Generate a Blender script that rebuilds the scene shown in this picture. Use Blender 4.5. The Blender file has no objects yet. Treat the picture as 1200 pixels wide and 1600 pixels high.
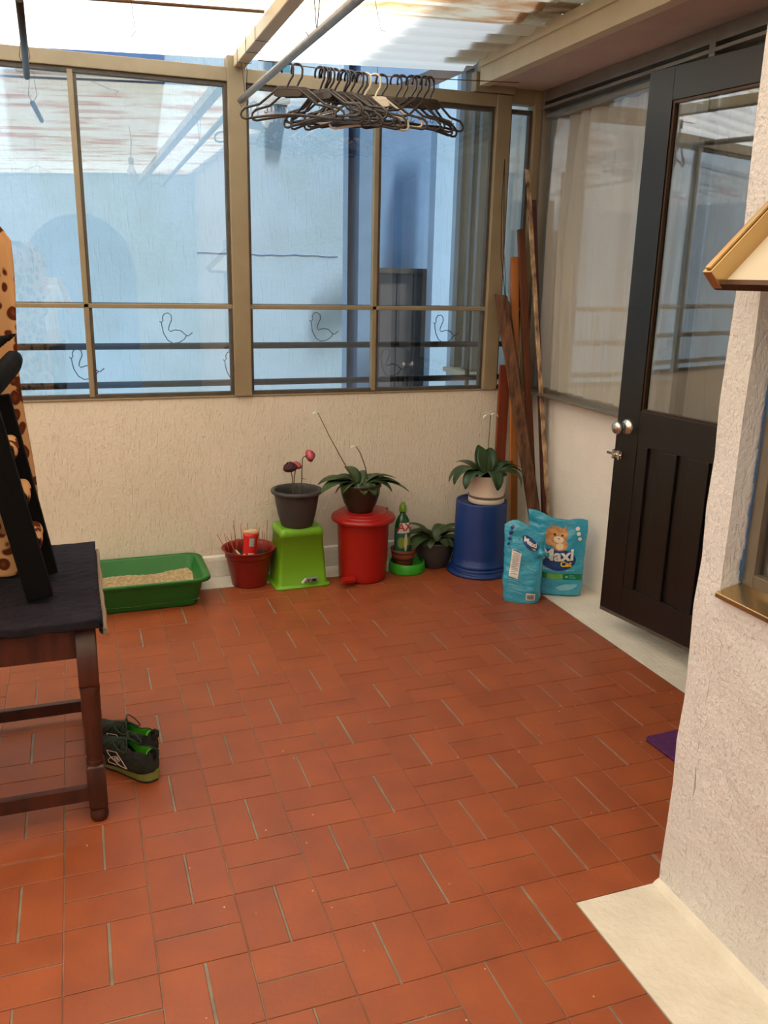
import bpy, bmesh, math, random
from mathutils import Vector, Matrix, noise
R = math.radians
PI = math.pi
random.seed(7)
sc = bpy.context.scene
col = sc.collection

# ------------------------------------------------------------------ camera, sky, sun, exposure
YAW, PITCH, ROLL, FPX = 0.3484, 0.27165, 0.02162, 1326.1
CAM_Z = 1.55
cy, sy, cp, sp = math.cos(YAW), math.sin(YAW), math.cos(PITCH), math.sin(PITCH)
fw = Vector((sy * cp, cy * cp, -sp))
rt = Vector((cy, -sy, 0))
up = rt.cross(fw)
rt2 = math.cos(ROLL) * rt + math.sin(ROLL) * up
up2 = -math.sin(ROLL) * rt + math.cos(ROLL) * up
cam_data = bpy.data.cameras.new('camera')
cam = bpy.data.objects.new('camera', cam_data)
col.objects.link(cam)
M4 = Matrix((rt2, up2, -fw)).transposed().to_4x4()
M4.translation = (0, 0, CAM_Z)
cam.matrix_world = M4
cam_data.sensor_fit = 'VERTICAL'
cam_data.sensor_height = 24
cam_data.lens = 24 * FPX / 1600
cam_data.clip_start = 0.02
sc.camera = cam

world = bpy.data.worlds.new('sky')
sc.world = world
world.use_nodes = True
wn = world.node_tree
wn.nodes.clear()
bg = wn.nodes.new('ShaderNodeBackground')
bg.inputs[0].default_value = (0.76, 0.88, 1.0, 1)
bg.inputs[1].default_value = 1.45
wo = wn.nodes.new('ShaderNodeOutputWorld')
wn.links.new(bg.outputs[0], wo.inputs[0])

sun_d = bpy.data.lights.new('sun', 'SUN')
sun_d.energy = 9.6
sun_d.angle = R(3)
sun_d.color = (1.0, 0.975, 0.94)
sun = bpy.data.objects.new('sun', sun_d)
col.objects.link(sun)
sun.rotation_euler = (R(13), R(9), 0)     # high, almost overhead

sc.view_settings.view_transform = 'Standard'
sc.view_settings.look = 'None'
sc.view_settings.exposure = 0.0
sc.view_settings.gamma = 1
sc.view_settings.use_curve_mapping = False
sc.cycles.use_denoising = True


# ------------------------------------------------------------------ materials
def lin(c):
    return tuple((x / 12.92 if x <= 0.04045 else ((x + 0.055) / 1.055) ** 2.4) for x in c)


def rgb(r, g, b):
    return lin((r / 255, g / 255, b / 255)) + (1,)


def mat(name, color, rough=0.6, metal=0.0, var=0.0, var_scale=8.0, color2=None, bump=0.0, bump_scale=40.0,
        stretch=(1, 1, 1), spec=0.5, coat=0.0):
    m = bpy.data.materials.new(name)
    m.use_nodes = True
    nt = m.node_tree
    b = nt.nodes['Principled BSDF']
    b.inputs['Base Color'].default_value = color
    b.inputs['Roughness'].default_value = rough
    b.inputs['Metallic'].default_value = metal
    b.inputs['Specular IOR Level'].default_value = spec
    b.inputs['Coat Weight'].default_value = coat
    tc = nt.nodes.new('ShaderNodeTexCoord')
    mp = nt.nodes.new('ShaderNodeMapping')
    mp.inputs['Scale'].default_value = stretch
    nt.links.new(tc.outputs['Object'], mp.inputs['Vector'])
    if var > 0 or color2:
        n = nt.nodes.new('ShaderNodeTexNoise')
        n.inputs['Scale'].default_value = var_scale
        n.inputs['Detail'].default_value = 5
        nt.links.new(mp.outputs[0], n.inputs['Vector'])
        cr = nt.nodes.new('ShaderNodeValToRGB')
        cr.color_ramp.elements[0].position = 0.32
        cr.color_ramp.elements[1].position = 0.68
        c2 = color2 or tuple(x * (1 - var) for x in color[:3]) + (1,)
        cr.color_ramp.elements[0].color = c2
        cr.color_ramp.elements[1].color = color
        nt.links.new(n.outputs['Fac'], cr.inputs[0])
        nt.links.new(cr.outputs[0], b.inputs['Base Color'])
    if bump > 0:
        n2 = nt.nodes.new('ShaderNodeTexNoise')
        n2.inputs['Scale'].default_value = bump_scale
        n2.inputs['Detail'].default_value = 6
        nt.links.new(mp.outputs[0], n2.inputs['Vector'])
        bp = nt.nodes.new('ShaderNodeBump')
        bp.inputs['Strength'].default_value = bump
        bp.inputs['Distance'].default_value = 0.01
        nt.links.new(n2.outputs['Fac'], bp.inputs['Height'])
        nt.links.new(bp.outputs[0], b.inputs['Normal'])
    return m


def stucco(name, color, groove=0.5, lump=0.5, scale=1.0, dirt=0.12, axis_stretch=(1, 1, 0.09)):
    """rough painted render: vertical drag grooves, worm pits and grains"""
    m = mat(name, color, rough=0.85, spec=0.2)
    nt = m.node_tree
    b = nt.nodes['Principled BSDF']
    tc = nt.nodes.new('ShaderNodeTexCoord')
    mp = nt.nodes.new('ShaderNodeMapping')
    mp.inputs['Scale'].default_value = axis_stretch
    nt.links.new(tc.outputs['Object'], mp.inputs['Vector'])
    g = nt.nodes.new('ShaderNodeTexNoise')
    g.inputs['Scale'].default_value = 120 * scale
    g.inputs['Detail'].default_value = 3
    nt.links.new(mp.outputs[0], g.inputs['Vector'])
    gr = nt.nodes.new('ShaderNodeValToRGB')
    gr.color_ramp.elements[0].position = 0.30
    gr.color_ramp.elements[1].position = 0.46
    nt.links.new(g.outputs['Fac'], gr.inputs[0])
    l = nt.nodes.new('ShaderNodeTexNoise')
    l.inputs['Scale'].default_value = 75 * scale
    l.inputs['Detail'].default_value = 4
    l.inputs['Roughness'].default_value = 0.6
    nt.links.new(tc.outputs['Object'], l.inputs['Vector'])
    m1 = nt.nodes.new('ShaderNodeMath'); m1.operation = 'MULTIPLY'; m1.inputs[1].default_value = groove
    m2 = nt.nodes.new('ShaderNodeMath'); m2.operation = 'MULTIPLY'; m2.inputs[1].default_value = lump
    ad = nt.nodes.new('ShaderNodeMath'); ad.operation = 'ADD'
    nt.links.new(gr.outputs[0], m1.inputs[0])
    nt.links.new(l.outputs['Fac'], m2.inputs[0])
    nt.links.new(m1.outputs[0], ad.inputs[0])
    nt.links.new(m2.outputs[0], ad.inputs[1])
    bp = nt.nodes.new('ShaderNodeBump')
    bp.inputs['Strength'].default_value = 0.9
    bp.inputs['Distance'].default_value = 0.006
    nt.links.new(ad.outputs[0], bp.inputs['Height'])
    nt.links.new(bp.outputs[0], b.inputs['Normal'])
    # old dirt patches
    d = nt.nodes.new('ShaderNodeTexNoise')
    d.inputs['Scale'].default_value = 2.2
    d.inputs['Detail'].default_value = 7
    nt.links.new(tc.outputs['Object'], d.inputs['Vector'])
    cr = nt.nodes.new('ShaderNodeValToRGB')
    cr.color_ramp.elements[0].position = 0.36
    cr.color_ramp.elements[1].position = 0.6
    cr.color_ramp.elements[0].color = tuple(x * (1 - dirt) for x in color[:2]) + (color[2] * (1 - dirt * 1.5), 1)
    cr.color_ramp.elements[1].color = color
    nt.links.new(d.outputs['Fac'], cr.inputs[0])
    nt.links.new(cr.outputs[0], b.inputs['Base Color'])
    return m


def glass(name, tint=(0.93, 0.96, 0.97), base=0.10, fres=1.0, rough=0.0):
    m = bpy.data.materials.new(name)
    m.use_nodes = True
    nt = m.node_tree
    nt.nodes.clear()
    out = nt.nodes.new('ShaderNodeOutputMaterial')
    mix = nt.nodes.new('ShaderNodeMixShader')
    tr = nt.nodes.new('ShaderNodeBsdfTransparent')
    tr.inputs[0].default_value = tint + (1,)
    gl = nt.nodes.new('ShaderNodeBsdfGlossy')
    gl.inputs['Roughness'].default_value = rough
    gl.inputs[0].default_value = (0.95, 0.97, 1, 1)
    # Schlick reflectance from the angle to the pane, the same on both of its faces
    geo = nt.nodes.new('ShaderNodeNewGeometry')
    dt = nt.nodes.new('ShaderNodeVectorMath'); dt.operation = 'DOT_PRODUCT'
    nt.links.new(geo.outputs['Normal'], dt.inputs[0])
    nt.links.new(geo.outputs['Incoming'], dt.inputs[1])
    ab = nt.nodes.new('ShaderNodeMath'); ab.operation = 'ABSOLUTE'
    nt.links.new(dt.outputs['Value'], ab.inputs[0])
    om = nt.nodes.new('ShaderNodeMath'); om.operation = 'SUBTRACT'; om.inputs[0].default_value = 1.0
    nt.links.new(ab.outputs[0], om.inputs[1])
    fr = nt.nodes.new('ShaderNodeMath'); fr.operation = 'POWER'; fr.inputs[1].default_value = 5.0
    nt.links.new(om.outputs[0], fr.inputs[0])
    ma = nt.nodes.new('ShaderNodeMath')
    ma.operation = 'MULTIPLY_ADD'
    ma.inputs[1].default_value = fres - base
    ma.inputs[2].default_value = base
    ma.use_clamp = True
    nt.links.new(fr.outputs[0], ma.inputs[0])
    nt.links.new(ma.outputs[0], mix.inputs[0])
    nt.links.new(tr.outputs[0], mix.inputs[1])
    nt.links.new(gl.outputs[0], mix.inputs[2])
    nt.links.new(mix.outputs[0], out.inputs[0])
    return m


def roofing(name, clear, stain, amount):
    """corrugated plastic sheet: lets the sun through, with rusty water stains"""
    m = bpy.data.materials.new(name)
    m.use_nodes = True
    nt = m.node_tree
    nt.nodes.clear()
    out = nt.nodes.new('ShaderNodeOutputMaterial')
    mix = nt.nodes.new('ShaderNodeMixShader')
    mix.inputs[0].default_value = 0.88
    df = nt.nodes.new('ShaderNodeBsdfDiffuse')
    tl = nt.nodes.new('ShaderNodeBsdfTranslucent')
    tc = nt.nodes.new('ShaderNodeTexCoord')
    mp = nt.nodes.new('ShaderNodeMapping')
    mp.inputs['Scale'].default_value = (0.8, 3.5, 1)
    n = nt.nodes.new('ShaderNodeTexNoise')
    n.inputs['Scale'].default_value = 2.0
    n.inputs['Detail'].default_value = 6
    n.inputs['Roughness'].default_value = 0.62
    nt.links.new(tc.outputs['Object'], mp.inputs['Vector'])
    nt.links.new(mp.outputs[0], n.inputs['Vector'])
    cr = nt.nodes.new('ShaderNodeValToRGB')
    cr.color_ramp.elements[0].position = max(0.0, amount - 0.10)
    cr.color_ramp.elements[1].position = amount + 0.06
    cr.color_ramp.elements[0].color = stain
    cr.color_ramp.elements[1].color = clear
    nt.links.new(n.outputs['Fac'], cr.inputs[0])
    nt.links.new(cr.outputs[0], df.inputs[0])
    nt.links.new(cr.outputs[0], tl.inputs[0])
    nt.links.new(df.outputs[0], mix.inputs[1])
    nt.links.new(tl.outputs[0], mix.inputs[2])
    nt.links.new(mix.outputs[0], out.inputs[0])
    return m


def tile_material():
    m = mat('terracotta_tile', rgb(165, 84, 54), rough=0.42, bump=0.08, bump_scale=60)
    nt = m.node_tree
    b = nt.nodes['Principled BSDF']
    geo = nt.nodes.new('ShaderNodeNewGeometry')
    tc = nt.nodes.new('ShaderNodeTexCoord')
    n = nt.nodes.new('ShaderNodeTexNoise')
    n.inputs['Scale'].default_value = 7
    n.inputs['Detail'].default_value = 6
    nt.links.new(tc.outputs['Object'], n.inputs['Vector'])
    cr = nt.nodes.new('ShaderNodeValToRGB')
    cr.color_ramp.elements[0].position = 0.3
    cr.color_ramp.elements[1].position = 0.7
    cr.color_ramp.elements[0].color = rgb(138, 69, 37)
    cr.color_ramp.elements[1].color = rgb(155, 79, 41)
    nt.links.new(n.outputs['Fac'], cr.inputs[0])
    hsv = nt.nodes.new('ShaderNodeHueSaturation')
    mr = nt.nodes.new('ShaderNodeMapRange')
    mr.inputs['To Min'].default_value = 0.94
    mr.inputs['To Max'].default_value = 1.06
    nt.links.new(geo.outputs['Random Per Island'], mr.inputs['Value'])
    nt.links.new(mr.outputs[0], hsv.inputs['Value'])
    nt.links.new(cr.outputs[0], hsv.inputs['Color'])
    # paint specks
    v = nt.nodes.new('ShaderNodeTexVoronoi')
    v.inputs['Scale'].default_value = 13
    nt.links.new(tc.outputs['Object'], v.inputs['Vector'])
    lt = nt.nodes.new('ShaderNodeMath'); lt.operation = 'LESS_THAN'; lt.inputs[1].default_value = 0.035
    nt.links.new(v.outputs['Distance'], lt.inputs[0])
    mx = nt.nodes.new('ShaderNodeMix'); mx.data_type = 'RGBA'
    mx.inputs['B'].default_value = rgb(215, 170, 140)
    nt.links.new(lt.outputs[0], mx.inputs['Factor'])
    nt.links.new(hsv.outputs[0], mx.inputs['A'])
    nt.links.new(mx.outputs['Result'], b.inputs['Base Color'])
    rr = nt.nodes.new('ShaderNodeMapRange')
    rr.inputs['To Min'].default_value = 0.36
    rr.inputs['To Max'].default_value = 0.55
    nt.links.new(n.outputs['Fac'], rr.inputs['Value'])
    nt.links.new(rr.outputs[0], b.inputs['Roughness'])
    return m


def leopard_material(name, base=(196, 150, 104), spot=(88, 40, 22), scale=22):
    m = mat(name, rgb(*base), rough=0.95, spec=0.1)
    nt = m.node_tree
    b = nt.nodes['Principled BSDF']
    tc = nt.nodes.new('ShaderNodeTexCoord')
    n = nt.nodes.new('ShaderNodeTexNoise')
    n.inputs['Scale'].default_value = 9
    nt.links.new(tc.outputs['Object'], n.inputs['Vector'])
    va = nt.nodes.new('ShaderNodeVectorMath'); va.operation = 'MULTIPLY_ADD'
    va.inputs[1].default_value = (0.05, 0.05, 0.05)
    nt.links.new(n.outputs['Color'], va.inputs[0])
    nt.links.new(tc.outputs['Object'], va.inputs[2])
    v = nt.nodes.new('ShaderNodeTexVoronoi')
    v.inputs['Scale'].default_value = scale
    nt.links.new(va.outputs[0], v.inputs['Vector'])
    cr = nt.nodes.new('ShaderNodeValToRGB')
    e = cr.color_ramp.elements
    e[0].position = 0.0; e[0].color = rgb(128, 66, 38)
    e[1].position = 1.0; e[1].color = rgb(*base)
    a = e.new(0.24); a.color = rgb(*spot)
    a = e.new(0.38); a.color = rgb(*spot)
    a = e.new(0.46); a.color = rgb(*base)
    nt.links.new(v.outputs['Distance'], cr.inputs[0])
    nt.links.new(cr.outputs[0], b.inputs['Base Color'])
    return m


MT = {
    'tile': tile_material(),
    'grout': mat('grout', rgb(146, 136, 120), rough=0.6, var=0.4, var_scale=14),
    'stucco_back': stucco('cream_stucco', rgb(231, 222, 206), groove=0.38, lump=0.7, dirt=0.05, axis_stretch=(1, 1, 0.22)),
    'stucco_near': stucco('white_stucco', rgb(226, 226, 228), groove=0.4, lump=1.1, scale=1.15, dirt=0.05, axis_stretch=(1, 1, 0.3)),
    'plaster_right': mat('white_plaster', rgb(242, 236, 226), rough=0.8, bump=0.25, bump_scale=70, var=0.05),
    'white_paint': mat('white_floor_paint', rgb(228, 224, 212), rough=0.7, bump=0.5, bump_scale=55,
                       color2=rgb(212, 206, 192), var_scale=7),
    'frame': mat('khaki_painted_steel', rgb(150, 134, 104), rough=0.45, var=0.14, var_scale=9),
    'frame_dark': mat('dark_putty_steel', rgb(86, 78, 66), rough=0.6, var=0.3, var_scale=20),
    'aluminium': mat('aged_aluminium', rgb(150, 142, 128), rough=0.35, metal=0.7, var=0.15),
    'beam': mat('cream_beam_paint', rgb(206, 190, 155), rough=0.5, var=0.12, var_scale=6, bump=0.05),
    'galv': mat('galvanised_steel', rgb(150, 142, 130), rough=0.38, metal=0.6, var=0.3, var_scale=25),
    'soffit': mat('concrete_soffit', rgb(190, 165, 150), rough=0.9, bump=0.3, bump_scale=50, var=0.12, var_scale=4),
    'glass': glass('window_glass', tint=(0.90, 0.945, 0.96), base=0.125, fres=0.95),
    'glass_side': glass('side_window_glass', tint=(0.95, 0.96, 0.96), base=0.05, fres=0.95),
    'glass_door': glass('door_glass', tint=(0.80, 0.82, 0.83), base=0.12, fres=0.95),
    'frost': None,
    'roof_new': roofing('clear_white_roofing', rgb(250, 248, 244), rgb(226, 190, 130), 0.24),
    'roof_old': roofing('aged_yellow_roofing', rgb(246, 240, 226), rgb(222, 164, 104), 0.44),
    'roof_shaded': roofing('shaded_grey_roofing', rgb(200, 190, 170), rgb(150, 120, 86), 0.45),  # shade along the right roof edge, put into a greyer sheet colour
    'blue_wall': stucco('pale_blue_stucco', rgb(176, 200, 220), groove=0.25, lump=0.3, scale=0.6, dirt=0.1),
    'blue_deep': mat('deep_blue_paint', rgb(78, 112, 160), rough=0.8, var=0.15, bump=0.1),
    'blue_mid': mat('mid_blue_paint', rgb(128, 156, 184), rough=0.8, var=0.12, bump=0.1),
    'black_door': mat('black_gloss_paint', rgb(22, 20, 19), rough=0.36, var=0.2, var_scale=5, bump=0.04, bump_scale=12),
    'chrome': mat('satin_nickel', rgb(212, 208, 200), rough=0.22, metal=1.0),
    'dark_metal': mat('dark_steel', rgb(52, 48, 44), rough=0.45, metal=0.6),
    'sheer': None,
    'hanger': mat('brown_black_plastic', rgb(62, 50, 40), rough=0.38, var=0.12),
    'hanger_hook': mat('smoked_hook_plastic', rgb(44, 34, 38), rough=0.3),
    'hanger_white': mat('cream_plastic', rgb(226, 212, 190), rough=0.4),
    'brass': mat('bronze_anodised_aluminium', rgb(196, 168, 122), rough=0.22, metal=0.9, var=0.1),
    'bronze_dark': mat('dark_bronze', rgb(76, 56, 40), rough=0.35, metal=0.7),
    'wood_red': mat('red_brown_board', rgb(138, 62, 34), rough=0.6, var=0.3, var_scale=4, stretch=(14, 14, 1)),
    'wood_old': mat('weathered_plank', rgb(124, 82, 52), rough=0.8, color2=rgb(62, 38, 24), var_scale=5, stretch=(9, 9, 2), bump=0.3, bump_scale=30),
    'wood_orange': mat('varnished_pine', rgb(190, 120, 62), rough=0.45, var=0.22, var_scale=3, stretch=(12, 12, 1)),
    'wood_brown': mat('stained_batten', rgb(112, 62, 36), rough=0.6, var=0.3, var_scale=4, stretch=(10, 10, 1)),
    'wood_mottled': mat('paint_spattered_stick', rgb(206, 176, 138), rough=0.8, color2=rgb(84, 50, 30), var_scale=30, stretch=(1, 1, 0.5)),
    'wood_maroon': mat('maroon_batten', rgb(84, 40, 34), rough=0.6, var=0.2),
    'table_wood': mat('dark_mahogany', rgb(84, 40, 26), rough=0.42, color2=rgb(46, 22, 16), var_scale=4, stretch=(6, 6, 1), bump=0.08, bump_scale=20),
    'black_wood': mat('matt_black_paint', rgb(12, 11, 11), rough=0.8, var=0.2, bump=0.15, bump_scale=40, spec=0.12),
    'blanket': mat('dark_navy_quilt', rgb(38, 34, 42), rough=0.95, bump=0.9, bump_scale=45, color2=rgb(28, 26, 34), var_scale=14, spec=0.15),
    'binding': mat('taupe_binding', rgb(150, 128, 108), rough=0.9, bump=0.4, bump_scale=90),
    'leopard': leopard_material('leopard_fleece'),
    'cat': mat('black_fur', rgb(12, 11, 11), rough=0.9, bump=0.5, bump_scale=120, spec=0.2),
    'green_tray': mat('green_plastic', rgb(28, 112, 42), rough=0.38, var=0.12, var_scale=4),
    'sand': mat('cat_sand', rgb(206, 182, 140), rough=1, color2=rgb(160, 134, 98), var_scale=60, bump=0.8, bump_scale=160),
    'red_pot': mat('brick_red_plastic', rgb(138, 30, 24), rough=0.36, var=0.15, var_scale=6),
    'red_bin': mat('red_plastic', rgb(170, 26, 20), rough=0.33, var=0.12, var_scale=4),
    'lime': mat('lime_plastic', rgb(116, 178, 34), rough=0.42, var=0.1, var_scale=3),
    'grey_pot': mat('charcoal_plastic', rgb(60, 57, 58), rough=0.55, bump=0.08, bump_scale=60),
    'brown_pot': mat('dark_brown_plastic', rgb(50, 35, 27), rough=0.3, var=0.2),
    'soil': mat('potting_soil', rgb(58, 42, 32), rough=1, bump=0.9, bump_scale=60, color2=rgb(30, 22, 18), var_scale=30),
    'terracotta': mat('terracotta_pot_clay', rgb(150, 84, 52), rough=0.7, var=0.2),
    'pot_dark': mat('dark_band', rgb(54, 30, 22), rough=0.6),
    'green_dish': mat('bright_green_plastic', rgb(56, 166, 44), rough=0.4),
    'blue_bucket': mat('blue_plastic', rgb(22, 58, 128), rough=0.45, var=0.22, var_scale=5),
    'white_pot': mat('ivory_plastic', rgb(232, 218, 200), rough=0.4, var=0.05),
    'band': mat('brown_band', rgb(112, 92, 84), rough=0.5),
    'leaf': mat('dark_green_leaf', rgb(62, 84, 46), rough=0.42, var=0.35, var_scale=14),
    'leaf_big': mat('deep_green_leaf', rgb(46, 74, 40), rough=0.34, var=0.3, var_scale=12),
    'leaf_dry': mat('dry_leaf', rgb(120, 66, 40), rough=0.8, var=0.2),
    'stem': mat('dry_stem', rgb(92, 86, 48), rough=0.7),
    'petal_white': mat('white_petal', rgb(236, 232, 214), rough=0.6),
    'rose_dark': mat('dark_red_petal', rgb(66, 14, 20), rough=0.7, var=0.3, var_scale=40),
    'rose_pink': mat('pink_petal', rgb(214, 110, 120), rough=0.6, color2=rgb(150, 40, 58), var_scale=40),
    'twig': mat('orange_stick', rgb(176, 92, 62), rough=0.8),
    'bottle': mat('green_bottle', rgb(24, 92, 50), rough=0.12, coat=0.4),
    'bottle_cap': mat('lime_cap', rgb(112, 158, 40), rough=0.35),
    'label_teal': mat('teal_label', rgb(40, 104, 96), rough=0.35),
    'label_green': mat('lime_print', rgb(130, 160, 60), rough=0.4),
    'white_print': mat('white_print', rgb(228, 228, 224), rough=0.4),
    'cream_print': mat('cream_print', rgb(208, 206, 160), rough=0.4),
    'red_print': mat('red_print', rgb(196, 30, 28), rough=0.4),
    'black_print': mat('black_print', rgb(22, 22, 26), rough=0.5),
    'grey_print': mat('grey_print', rgb(128, 130, 134), rough=0.5),
    'bag': mat('turquoise_film', rgb(52, 168, 204), rough=0.26, var=0.16, var_scale=9, bump=1.0, bump_scale=20, coat=0.6, stretch=(1, 1, 1.6)),
    'bag_navy': mat('navy_print', rgb(14, 60, 128), rough=0.3),
    'bag_pale': mat('pale_aqua_print', rgb(126, 196, 214), rough=0.3),
    'bag_green': mat('green_print', rgb(18, 120, 62), rough=0.3),
    'bag_green2': mat('leaf_green_print', rgb(96, 168, 84), rough=0.3),
    'yellow_print': mat('yellow_print', rgb(236, 196, 30), rough=0.35),
    'fur_print': mat('ginger_print', rgb(214, 160, 100), rough=0.4, color2=rgb(180, 116, 62), var_scale=60),
    'fur_light': mat('pale_fur_print', rgb(238, 214, 178), rough=0.4),
    'can': mat('red_card', rgb(198, 28, 24), rough=0.35),
    'can_cream': mat('cream_rim', rgb(222, 190, 146), rough=0.4),
    'shoe_black': mat('black_mesh_fabric', rgb(20, 20, 19), rough=0.8, bump=0.5, bump_scale=120, color2=rgb(34, 38, 30), var_scale=40),
    'shoe_green': mat('neon_green_lining', rgb(98, 196, 42), rough=0.7, bump=0.3, bump_scale=80),
    'shoe_sole': mat('olive_rubber', rgb(128, 134, 66), rough=0.6, var=0.2, var_scale=20),
    'shoe_tread': mat('dark_rubber', rgb(34, 32, 28), rough=0.8),
    'shoe_print': mat('silver_print', rgb(214, 190, 178), rough=0.4),
    'lace': mat('dark_lace', rgb(44, 56, 38), rough=0.8),
    'mat_purple': mat('purple_carpet', rgb(92, 34, 98), rough=1, bump=0.8, bump_scale=200, var=0.25, var_scale=50),
    'wire': mat('thin_dark_wire', rgb(48, 44, 42), rough=0.5, metal=0.4),
    'wire_rust': mat('rusty_wire', rgb(112, 84, 60), rough=0.7, metal=0.3),
    'gate': mat('brown_grey_gate', rgb(92, 84, 80), rough=0.6, var=0.3, var_scale=5),
    'skin': mat('skin', rgb(206, 150, 122), rough=0.6),
    'shirt': mat('pale_shirt', rgb(216, 214, 212), rough=0.9),
    'jeans': mat('blue_trousers', rgb(70, 92, 130), rough=0.9),
    'hair': mat('dark_hair', rgb(42, 30, 24), rough=0.7),
    'plastic_bag': mat('white_film', rgb(236, 220, 220), rough=0.35, bump=0.8, bump_scale=25, var=0.06),
    'bulb': mat('opal_bulb', rgb(244, 240, 228), rough=0.25),
    'teal': mat('teal_paint', rgb(70, 130, 150), rough=0.7),
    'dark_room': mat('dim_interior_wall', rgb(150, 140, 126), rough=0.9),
    'brown_film': mat('brown_wall', rgb(120, 86, 60), rough=0.7, var=0.25, var_scale=3),
}


def translucent_cloth(name, color, tl=0.35, tr=0.12):
    m = bpy.data.materials.new(name)
    m.use_nodes = True
    nt = m.node_tree
    nt.nodes.clear()
    out = nt.nodes.new('ShaderNodeOutputMaterial')
    d = nt.nodes.new('ShaderNodeBsdfDiffuse'); d.inputs[0].default_value = color
    t = nt.nodes.new('ShaderNodeBsdfTranslucent'); t.inputs[0].default_value = color
    p = nt.nodes.new('ShaderNodeBsdfTransparent')
    a = nt.nodes.new('ShaderNodeMixShader'); a.inputs[0].default_value = tl
    b = nt.nodes.new('ShaderNodeMixShader'); b.inputs[0].default_value = tr
    nt.links.new(d.outputs[0], a.inputs[1]); nt.links.new(t.outputs[0], a.inputs[2])
    nt.links.new(a.outputs[0], b.inputs[1]); nt.links.new(p.outputs[0], b.inputs[2])
    nt.links.new(b.outputs[0], out.inputs[0])
    return m


MT['sheer'] = translucent_cloth('sheer_curtain_cloth', rgb(240, 232, 218), 0.3, 0.10)
MT['frost'] = translucent_cloth('cream_obscure_glass', rgb(250, 244, 228), 0.45, 0.12)


# ------------------------------------------------------------------ mesh helpers
def nb():
    return bmesh.new()


def box(bm, x0, x1, y0, y1, z0, z1, mi=0, rot=None, piv=None):
    vs = [bm.verts.new((x, y, z)) for x in (x0, x1) for y in (y0, y1) for z in (z0, z1)]
    if rot is not None:
        c = Vector(piv) if piv is not None else Vector(((x0 + x1) / 2, (y0 + y1) / 2, (z0 + z1) / 2))
        for v in vs:
            v.co = rot @ (v.co - c) + c
    for q in ((0, 1, 3, 2), (4, 6, 7, 5), (0, 4, 5, 1), (2, 3, 7, 6), (0, 2, 6, 4), (1, 5, 7, 3)):
        f = bm.faces.new([vs[i] for i in q])
        f.material_index = mi
    return vs


def bar(bm, p, q, w, h, upv=(0, 0, 1), mi=0, w2=None, h2=None):
    """rectangular bar from p to q, w across and h along upv; w2/h2 taper"""
    p, q = Vector(p), Vector(q)
    d = (q - p).normalized()
    s = d.cross(Vector(upv)).normalized()
    u = s.cross(d).normalized()
    w2 = w if w2 is None else w2
    h2 = h if h2 is None else h2
    vs = []
    for c, ww, hh in ((p, w, h), (q, w2, h2)):
        for a, b in ((-1, -1), (1, -1), (1, 1), (-1, 1)):
            vs.append(bm.verts.new(c + s * a * ww / 2 + u * b * hh / 2))
    for f in ((3, 2, 1, 0), (4, 5, 6, 7), (0, 1, 5, 4), (1, 2, 6, 5), (2, 3, 7, 6), (3, 0, 4, 7)):
        ff = bm.faces.new([vs[i] for i in f])
        ff.material_index = mi


def tube(bm, pts, r, seg=8, closed=False, mi=0, radii=None, caps=True, flat=1.0):
    pts = [Vector(p) for p in pts]
    n = len(pts)
    rings = []
    prev = None
    for i, p in enumerate(pts):
        if closed:
            t = pts[(i + 1) % n] - pts[i - 1]
        else:
            t = pts[min(i + 1, n - 1)] - pts[max(i - 1, 0)]
        t.normalize()
        if prev is None:
            a = Vector((0, 0, 1)) if abs(t.z) < 0.9 else Vector((1, 0, 0))
            u = t.cross(a).normalized()
        else:
            u = (prev - t * prev.dot(t))
            if u.length < 1e-6:
                u = t.orthogonal()
            u.normalize()
        prev = u
        w = t.cross(u)
        rr = radii[i] if radii else r
        rings.append([bm.verts.new(p + u * math.cos(2 * PI * k / seg) * rr + w * math.sin(2 * PI * k / seg) * rr * flat)
                      for k in range(seg)])
    m = n if closed else n - 1
    for i in range(m):
        a, b = rings[i], rings[(i + 1) % n]
        for k in range(seg):
            f = bm.faces.new([a[k], a[(k + 1) % seg], b[(k + 1) % seg], b[k]])
            f.smooth = True
            f.material_index = mi
    if not closed and caps:
        bm.faces.new(rings[0][::-1]).material_index = mi
        bm.faces.new(rings[-1]).material_index = mi


def lathe(bm, prof, seg=32, c=(0, 0, 0), mi=0, sx=1, sy_=1, smooth=True):
    """prof = list of (r, z); r = 0 closes"""
    c = Vector(c)
    rings = []
    for r, z in prof:
        if r <= 1e-6:
            rings.append([bm.verts.new(c + Vector((0, 0, z)))])
        else:
            rings.append([bm.verts.new(c + Vector((r * sx * math.cos(2 * PI * k / seg), r * sy_ * math.sin(2 * PI * k / seg), z)))
                          for k in range(seg)])
    for a, b in zip(rings, rings[1:]):
        for k in range(seg):
            k2 = (k + 1) % seg
            if len(a) == 1 and len(b) == 1:
                continue
            if len(a) == 1:
                f = bm.faces.new([a[0], b[k2], b[k]])
            elif len(b) == 1:
                f = bm.faces.new([a[k], a[k2], b[0]])
            else:
                f = bm.faces.new([a[k], a[k2], b[k2], b[k]])
            f.smooth = smooth
            f.material_index = mi


def prism(bm, poly, f, d, mi=0):
    """extrude 2-D polygon; f maps (u, v, w) to 3-D, d = (w0, w1)"""
    a = [bm.verts.new(f(u, v, d[0])) for u, v in poly]
    b = [bm.verts.new(f(u, v, d[1])) for u, v in poly]
    n = len(poly)
    fa = [bm.faces.new(a[::-1]), bm.faces.new(b)]
    for i in range(n):
        fa.append(bm.faces.new([a[i], a[(i + 1) % n], b[(i + 1) % n], b[i]]))
    for x in fa:
        x.material_index = mi


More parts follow.
